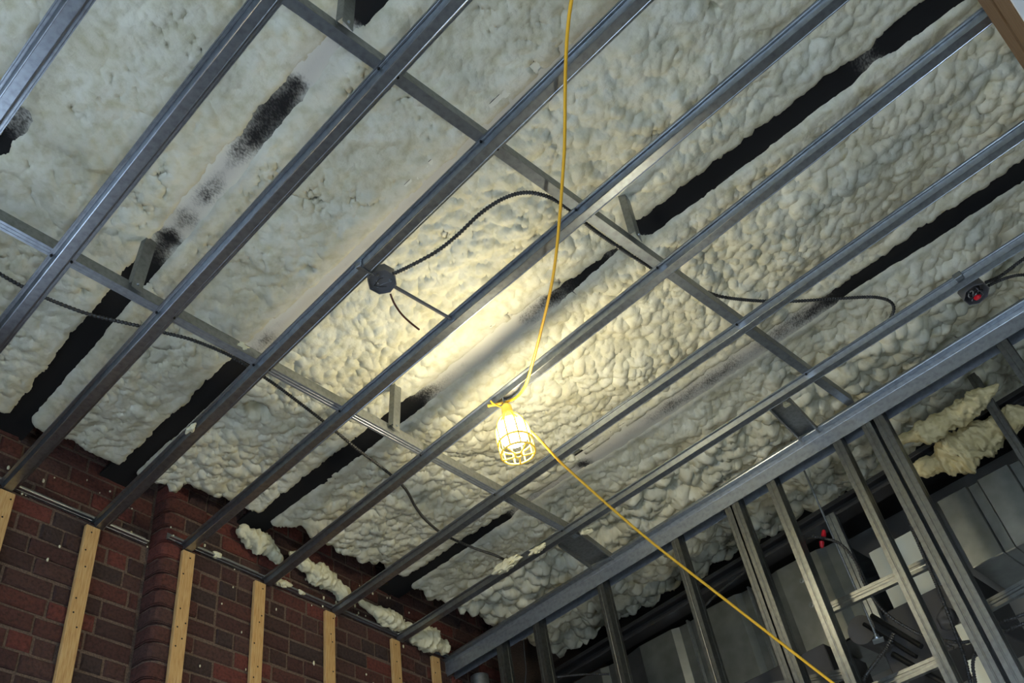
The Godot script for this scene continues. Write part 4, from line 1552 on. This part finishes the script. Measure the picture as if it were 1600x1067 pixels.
func build_electrics() -> void:
	# box 1 beside the fourth channel
	var c1 := on_y(597, 441, H + 0.008)
	var ax1 := Vector3(-0.1, -1, 0.12).normalized()
	var b1 := octagon_box(c1, ax1, 0.049, 0.04, "round dark octagon junction box beside a channel, brown wire hanging out of it")
	wires_inside(b1, c1, ax1, 0.045, 3)
	var cov := MB.new()
	cov.lathe(PackedVector2Array([Vector2(0, -0.0125), Vector2(0.046, -0.0125), Vector2(0.046, -0.0105), Vector2(0.02, -0.009), Vector2(0, -0.0085)]), c1, ax1, 8)
	put("inner_cover", cov, M.box_in, b1)
	for k in 3:
		var mb := MB.new()
		var a := TAU * k / 3.0 + 0.7
		mb.lathe(PackedVector2Array([Vector2(0, 0.004), Vector2(0.004, 0.004), Vector2(0.005, 0.001), Vector2(0.005, -0.002)]), c1 + Vector3(cos(a), 0, sin(a)) * 0.028 - ax1 * 0.009, ax1, 8)
		put("screw", mb, M.steel, b1)
	var clip := on_y(562, 414, H + 0.012)
	var mb1 := MB.new()
	mb1.box(clip, Vector3(0.009, 0.014, 0.012), Basis(Vector3.UP, 0.2), 0.002)
	mb1.box(clip + Vector3(0.025, -0.016, 0.004), Vector3(0.03, 0.0015, 0.003), Basis(Vector3.UP, 0.1), 0.0005)
	tag(put("box_clip", mb1, M.steel), "small metal clip gripping the channel edge left of the round junction box", "clip", "box clips on the channels")
	# bracket bar from the box to the fifth channel
	var e1 := on_y(708, 500, H + 0.016)
	var s1 := c1 + (e1 - c1).normalized() * 0.047 + Vector3(0, 0.012, 0)
	cord("bracket_bar", [s1, e1], 0.0062, M.box, "straight dark bracket bar from the round junction box to the next channel", "bracket bar")
	var mb2 := MB.new()
	mb2.box(e1 + Vector3(0.004, -0.002, 0), Vector3(0.014, 0.012, 0.009), Basis(Vector3.UP, 0.2), 0.002)
	tag(put("box_clip", mb2, M.steel), "small metal clip at the far end of the straight bracket bar", "clip", "box clips on the channels")
	# hanging brown wire
	var w0 := on_y(610, 459, H + 0.006)
	cord("brown_wire", [w0, on_y(615, 472, H - 0.008), on_y(626, 489, H - 0.02), on_y(640, 503, H - 0.028), on_y(655, 515, H - 0.034)], 0.0036, M.wire_brown, "short brown wire end dangling from the round junction box", "wire")
	# cable 1: box to the upper runner and along it
	armored([on_y(614, 428, H + 0.01), on_y(640, 416, H + 0.03), on_y(682, 393, H + 0.05), on_y(715, 367, H + 0.06), on_y(750, 334, H + 0.065), on_y(785, 311, H + 0.065), on_y(820, 301, H + 0.06), on_y(855, 307, H + 0.055), on_y(885, 324, H + 0.05), on_y(925, 357, H + 0.048), on_y(965, 385, H + 0.048), on_y(1000, 408, H + 0.048), on_y(1022, 421, H + 0.048)], 0.0072, "black armored cable arching from the round junction box over to the upper runner")
	# cable 2: long run left to lower middle
	armored([on_y(-40, 400, H + 0.085), on_y(0, 428, H + 0.085), on_y(45, 453, H + 0.085), on_y(80, 469, H + 0.085), on_y(130, 488, H + 0.085), on_y(180, 501, H + 0.085), on_y(225, 511, H + 0.085), on_y(258, 520, H + 0.085), on_y(300, 531, H + 0.085), on_y(360, 556, H + 0.085), on_y(420, 594, H + 0.085), on_y(465, 627, H + 0.085), on_y(510, 662, H + 0.085), on_y(560, 703, H + 0.085), on_y(600, 733, H + 0.085), on_y(632, 762, H + 0.085), on_y(650, 793, H + 0.085), on_y(668, 815, H + 0.085), on_y(695, 836, H + 0.085), on_y(740, 856, H + 0.085), on_y(775, 868, H + 0.085), on_y(800, 880, H + 0.085)], 0.0068, "long black armored cable sagging from the left edge behind the channels to lower middle")
	# cable 3: right of the upper runner
	armored([on_y(1095, 452, H + 0.10), on_y(1125, 463, H + 0.10), on_y(1170, 469, H + 0.10), on_y(1230, 471, H + 0.10), on_y(1300, 467, H + 0.10), on_y(1360, 464, H + 0.09), on_y(1385, 468, H + 0.085), on_y(1396, 478, H + 0.08), on_y(1393, 494, H + 0.07), on_y(1380, 508, H + 0.06)], 0.0068, "black armored cable hooking down to the last channel, below the open junction box's level")
	# box 2 on the last channel
	var c2 := on_y(1526, 460, H - 0.004)
	var ax2 := Vector3(-0.12, -1, 0.1).normalized()
	var b2 := octagon_box(c2, ax2, 0.05, 0.05, "open octagon junction box with a red wire nut, on the last channel at the right")
	wires_inside(b2, c2, ax2, 0.045, 11)
	wire_nut(b2, c2 + Vector3(0.012, -0.004, -0.004), Vector3(-0.6, -0.5, 0.6).normalized())
	var cl := on_y(1497, 432, H + 0.012)
	var mb3 := MB.new()
	mb3.box(cl, Vector3(0.012, 0.012, 0.016), Basis.IDENTITY, 0.002)
	tag(put("box_clip", mb3, M.steel), "pale metal clip gripping the channel above the open junction box", "clip", "box clips on the channels")
	armored([on_y(1541, 441, H + 0.02), on_y(1562, 432, H + 0.05), on_y(1585, 415, H + 0.06), on_y(1610, 396, H + 0.07), on_y(1650, 360, H + 0.07)], 0.0072, "armored cable leaving the open junction box upward to the right edge")
	armored([on_y(1545, 446, H + 0.02), on_y(1565, 437, H + 0.04), on_y(1590, 430, H + 0.05), on_y(1620, 430, H + 0.05), on_y(1660, 435, H + 0.06)], 0.0066, "lower armored cable leaving the open junction box to the right edge")
	# cables in the stud wall
	var gcab := "armored cables in the stud wall"
	armored([on_x(1270, 838, 3.86), on_x(1310, 848, 3.87), on_x(1335, 875, 3.88), on_x(1350, 910, 3.88), on_x(1372, 945, 3.88), on_x(1400, 970, 3.87), on_x(1445, 995, 3.85), on_x(1490, 1012, 3.85)], 0.0068, "armored cable curving down from the red wire connectors between the studs", gcab)
	armored([on_x(1420, 812, 3.78), on_x(1440, 860, 3.775), on_x(1462, 910, 3.77), on_x(1482, 960, 3.77), on_x(1497, 1000, 3.77), on_x(1508, 1030, 3.77), on_x(1518, 1075, 3.77)], 0.0075, "armored cable running down beside the bright stud pair, left of it", gcab)
	armored([on_x(1470, 1000, 3.84), on_x(1500, 1004, 3.82), on_x(1520, 1002, 3.80), on_x(1525, 1012, 3.79), on_x(1520, 1040, 3.78), on_x(1528, 1085, 3.78)], 0.0068, "short armored cable bending down at the bottom right, beside the other cable", gcab)
	armored([on_x(1396, 990, 3.86), on_x(1385, 1012, 3.84), on_x(1368, 1035, 3.82), on_x(1352, 1058, 3.81), on_x(1345, 1085, 3.8)], 0.0085, "thick armored cable bending down below the threaded rod's nut", gcab)
	armored([on_x(1560, 973, 3.86), on_x(1580, 967, 3.88), on_x(1625, 950, 3.9)], 0.0075, "upper of two armored cables at the right edge near the bottom", gcab)
	armored([on_x(1568, 986, 3.86), on_x(1588, 979, 3.88), on_x(1630, 962, 3.9)], 0.0075, "lower of two armored cables at the right edge near the bottom", gcab)
	armored([on_x(1102, 946, 4.2), on_x(1118, 930, 4.18), on_x(1140, 912, 4.16), on_x(1165, 893, 4.15)], 0.006, "thin armored cable slanting across the black beam beside the yellow cord", gcab)
	armored([on_x(846, 1064, 3.75), on_x(870, 1058, 3.752), on_x(910, 1054, 3.752), on_x(952, 1053, 3.75)], 0.006, "thin pale armored cable at the bottom edge near the corner", gcab)
	# red wire connectors and their wire
	var rc := on_x(1286, 840, 3.86)
	var t := thing("wire_connectors", rc, "pair of red wire connectors on a thin wire beside the threaded rod", "connectors")
	wire_nut(t, on_x(1287, 834, 3.86), Vector3(0, 0.9, 0.45).normalized())
	wire_nut(t, on_x(1284, 850, 3.86), Vector3(0, -0.9, -0.35).normalized())
	var mbw := MB.new()
	var wp := smooth_path([on_x(1262, 842, 3.87), on_x(1275, 841, 3.865), on_x(1287, 841, 3.86), on_x(1304, 843, 3.87)], 0.01)
	mbw.tube(wp, flat_radii(wp.size(), 0.003), 6)
	put("wire", mbw, M.wire_black, t)
	# thin wire hanging in the corner
	cord("hanging_wire", [on_x(818, 1000, 3.76), on_x(820, 1025, 3.765), on_x(822, 1050, 3.77), on_x(818, 1085, 3.77)], 0.004, M.wire_black, "thin black wire hanging between the first studs in the corner", "wire")

# ---------------------------------------------------------------- blobs of foam on the metal
func lumpy_roll(keys: Array, r: float, seed_: int) -> MB:
	var cel := mk_noise(FastNoiseLite.TYPE_CELLULAR, 12.0, seed_)
	var fbm := mk_noise(FastNoiseLite.TYPE_SIMPLEX_SMOOTH, 22.0, seed_ + 1, 4)
	var pts := smooth_path(keys, 0.007)
	var n := pts.size()
	var sides := 40
	var g := []
	for i in n:
		var t := (pts[mini(i + 1, n - 1)] - pts[maxi(i - 1, 0)]).normalized()
		var sd := t.cross(Vector3(0.05, 1, 0.02)).normalized()
		var ot := t.cross(sd)
		var u := float(i) / (n - 1)
		var rr: float = r * (0.95 + 0.5 * fbm.get_noise_1d(u * 0.12)) * pow(maxf(sin(PI * clampf(u, 0.004, 0.996)), 0.0), 0.42)
		var row := []
		for j in sides:
			var d := sd * cos(TAU * j / sides) + ot * sin(TAU * j / sides)
			var p := pts[i] + d * rr
			var k := 1.0 - 0.42 * (cel.get_noise_3dv(p) + 0.5) + 0.45 * fbm.get_noise_3dv(p)
			row.append(pts[i] + d * rr * k)
		g.append(row)
	var mb := MB.new()
	var nm := []
	for i in n:
		var row := []
		for j in sides:
			var du: Vector3 = g[i][(j + 1) % sides] - g[i][(j + sides - 1) % sides]
			var dv: Vector3 = g[mini(i + 1, n - 1)][j] - g[maxi(i - 1, 0)][j]
			var nn := du.cross(dv)
			if nn.dot(g[i][j] - pts[i]) < 0.0 and nn.normalized().dot((g[i][j] - pts[i]).normalized()) < -0.2:
				nn = -nn
			row.append(nn.normalized() if nn.length() > 1e-10 else (g[i][j] - pts[i]).normalized())
		nm.append(row)
	for i in n - 1:
		for j in sides:
			var j2 := (j + 1) % sides
			var h: Vector3 = nm[i][j] + nm[i + 1][j2]
			mb.tri(g[i][j], g[i][j2], g[i + 1][j2], h, [nm[i][j], nm[i][j2], nm[i + 1][j2]])
			mb.tri(g[i][j], g[i + 1][j2], g[i + 1][j], h, [nm[i][j], nm[i + 1][j2], nm[i + 1][j]])
	return mb

func build_foam_rolls() -> void:
	var rolls := [
		[[[372, 824], [398, 842], [425, 862], [440, 880]], 0.048, "crumpled foam roll at the bricks, left of the third full pine strip's channel"],
		[[[452, 862], [490, 893], [520, 912], [548, 940]], 0.045, "foam roll along the top of the bricks, above the fourth pine strip"],
		[[[560, 938], [595, 960], [622, 975], [650, 990]], 0.042, "foam roll along the top of the bricks, between the last two channels"],
		[[[640, 985], [668, 1000], [688, 1009], [700, 1014]], 0.055, "fat rounded foam lump in the corner by the stud wall"]]
	for k in rolls.size():
		var keys := []
		for p in rolls[k][0]:
			var wq := wall_hit(p[0], p[1], 0.055)
			keys.append(on_wall(wq.x, wq.y, 0.055))
		tag(put("foam_roll", lumpy_roll(keys, rolls[k][1], 60 + k * 3), M.foam_dab), rolls[k][2], "insulation", "foam rolls along the brick wall")
	# torn foam hanging over the beam on the right
	var torn := [
		[[[1425, 735], [1470, 722], [1510, 700], [1560, 668], [1610, 640]], 0.085, 4.16, "torn yellowish foam mass sagging over the beam, right of the bright stud pair"],
		[[[1400, 690], [1450, 672], [1500, 645], [1560, 600]], 0.05, 4.0, "upper torn foam fold with a dark gap under it, right of the bright stud pair"]]
	for k in torn.size():
		var keys := []
		for p in torn[k][0]:
			keys.append(on_x(p[0], p[1], torn[k][2]))
		tag(put("foam_roll", lumpy_roll(keys, torn[k][1], 80 + k * 3), M.foam_old), torn[k][3], "insulation")

func build_foam_dabs() -> void:
	var nz := mk_noise(FastNoiseLite.TYPE_SIMPLEX_SMOOTH, 38.0, 33, 3)
	var dabs := [
		[on_y(300, 668, H + 0.0), Vector3(0.012, 0.012, 0.032), "small white foam dab low on the channel beside the round junction box"],
		[on_y(378, 543, H + 0.05), Vector3(0.03, 0.015, 0.012), "small white foam dab on top of the lower runner"],
		[on_y(790, 884, H + 0.004), Vector3(0.026, 0.02, 0.085), "long foam lump stuck on the last channel near the brick wall"],
		[on_y(840, 858, H + 0.005), Vector3(0.015, 0.015, 0.045), "thin foam smear on the last channel below the lower brace"],
		[on_y(915, 830, H + 0.01), Vector3(0.03, 0.014, 0.028), "small forked foam splat where the lower runner meets the last channel"],
		[on_y(950, 795, H + 0.028), Vector3(0.014, 0.012, 0.16), "long thin foam slab on the last channel under the yellow cord"],
		[on_y(1228, 630, H + 0.03), Vector3(0.018, 0.012, 0.016), "tiny foam blob at the end of the upper brace"],
		[on_wall(2.5, H + 0.03, 0.03), Vector3(0.04, 0.018, 0.02), "foam crumb on the wall angle right of the pier"],
		[on_wall(2.12, H + 0.03, 0.03), Vector3(0.022, 0.012, 0.014), "small foam crumb on the wall angle above the pier strip"],
		[on_wall(2.62, H + 0.025, 0.028), Vector3(0.02, 0.01, 0.012), "smaller foam crumb on the wall angle between two pine strips"]]
	# little flecks of overspray stuck to the head of the brick wall
	var fl := MB.new()
	var r := RandomNumberGenerator.new()
	r.seed = 91
	for k in 70:
		var ss := r.randf_range(1.2, 3.5)
		var yy := H + pow(r.randf(), 1.3) * 0.26 - 0.02 if k < 52 else H - r.randf() * 0.5
		var sz := r.randf_range(0.0025, 0.006)
		fl.blob(on_wall(ss, yy, (RECESS if ss < JOG_S else 0.0) + 0.004), Vector3(sz, sz * r.randf_range(1.0, 2.2), sz * 0.7), Basis.IDENTITY, nz, 0.5, 4)
	var fo := put("foam_flecks", fl, M.foam_dab)
	tag(fo, "scattered tiny white flecks of foam overspray on the upper bricks", "foam flecks", "", "stuff")
	for d in dabs:
		var mb := MB.new()
		mb.blob(d[0], d[1], Basis(Vector3.UP, 0.0), nz, 0.9, 12)
		tag(put("foam_dab", mb, M.foam_dab), d[2], "foam dab", "foam dabs on the metal")
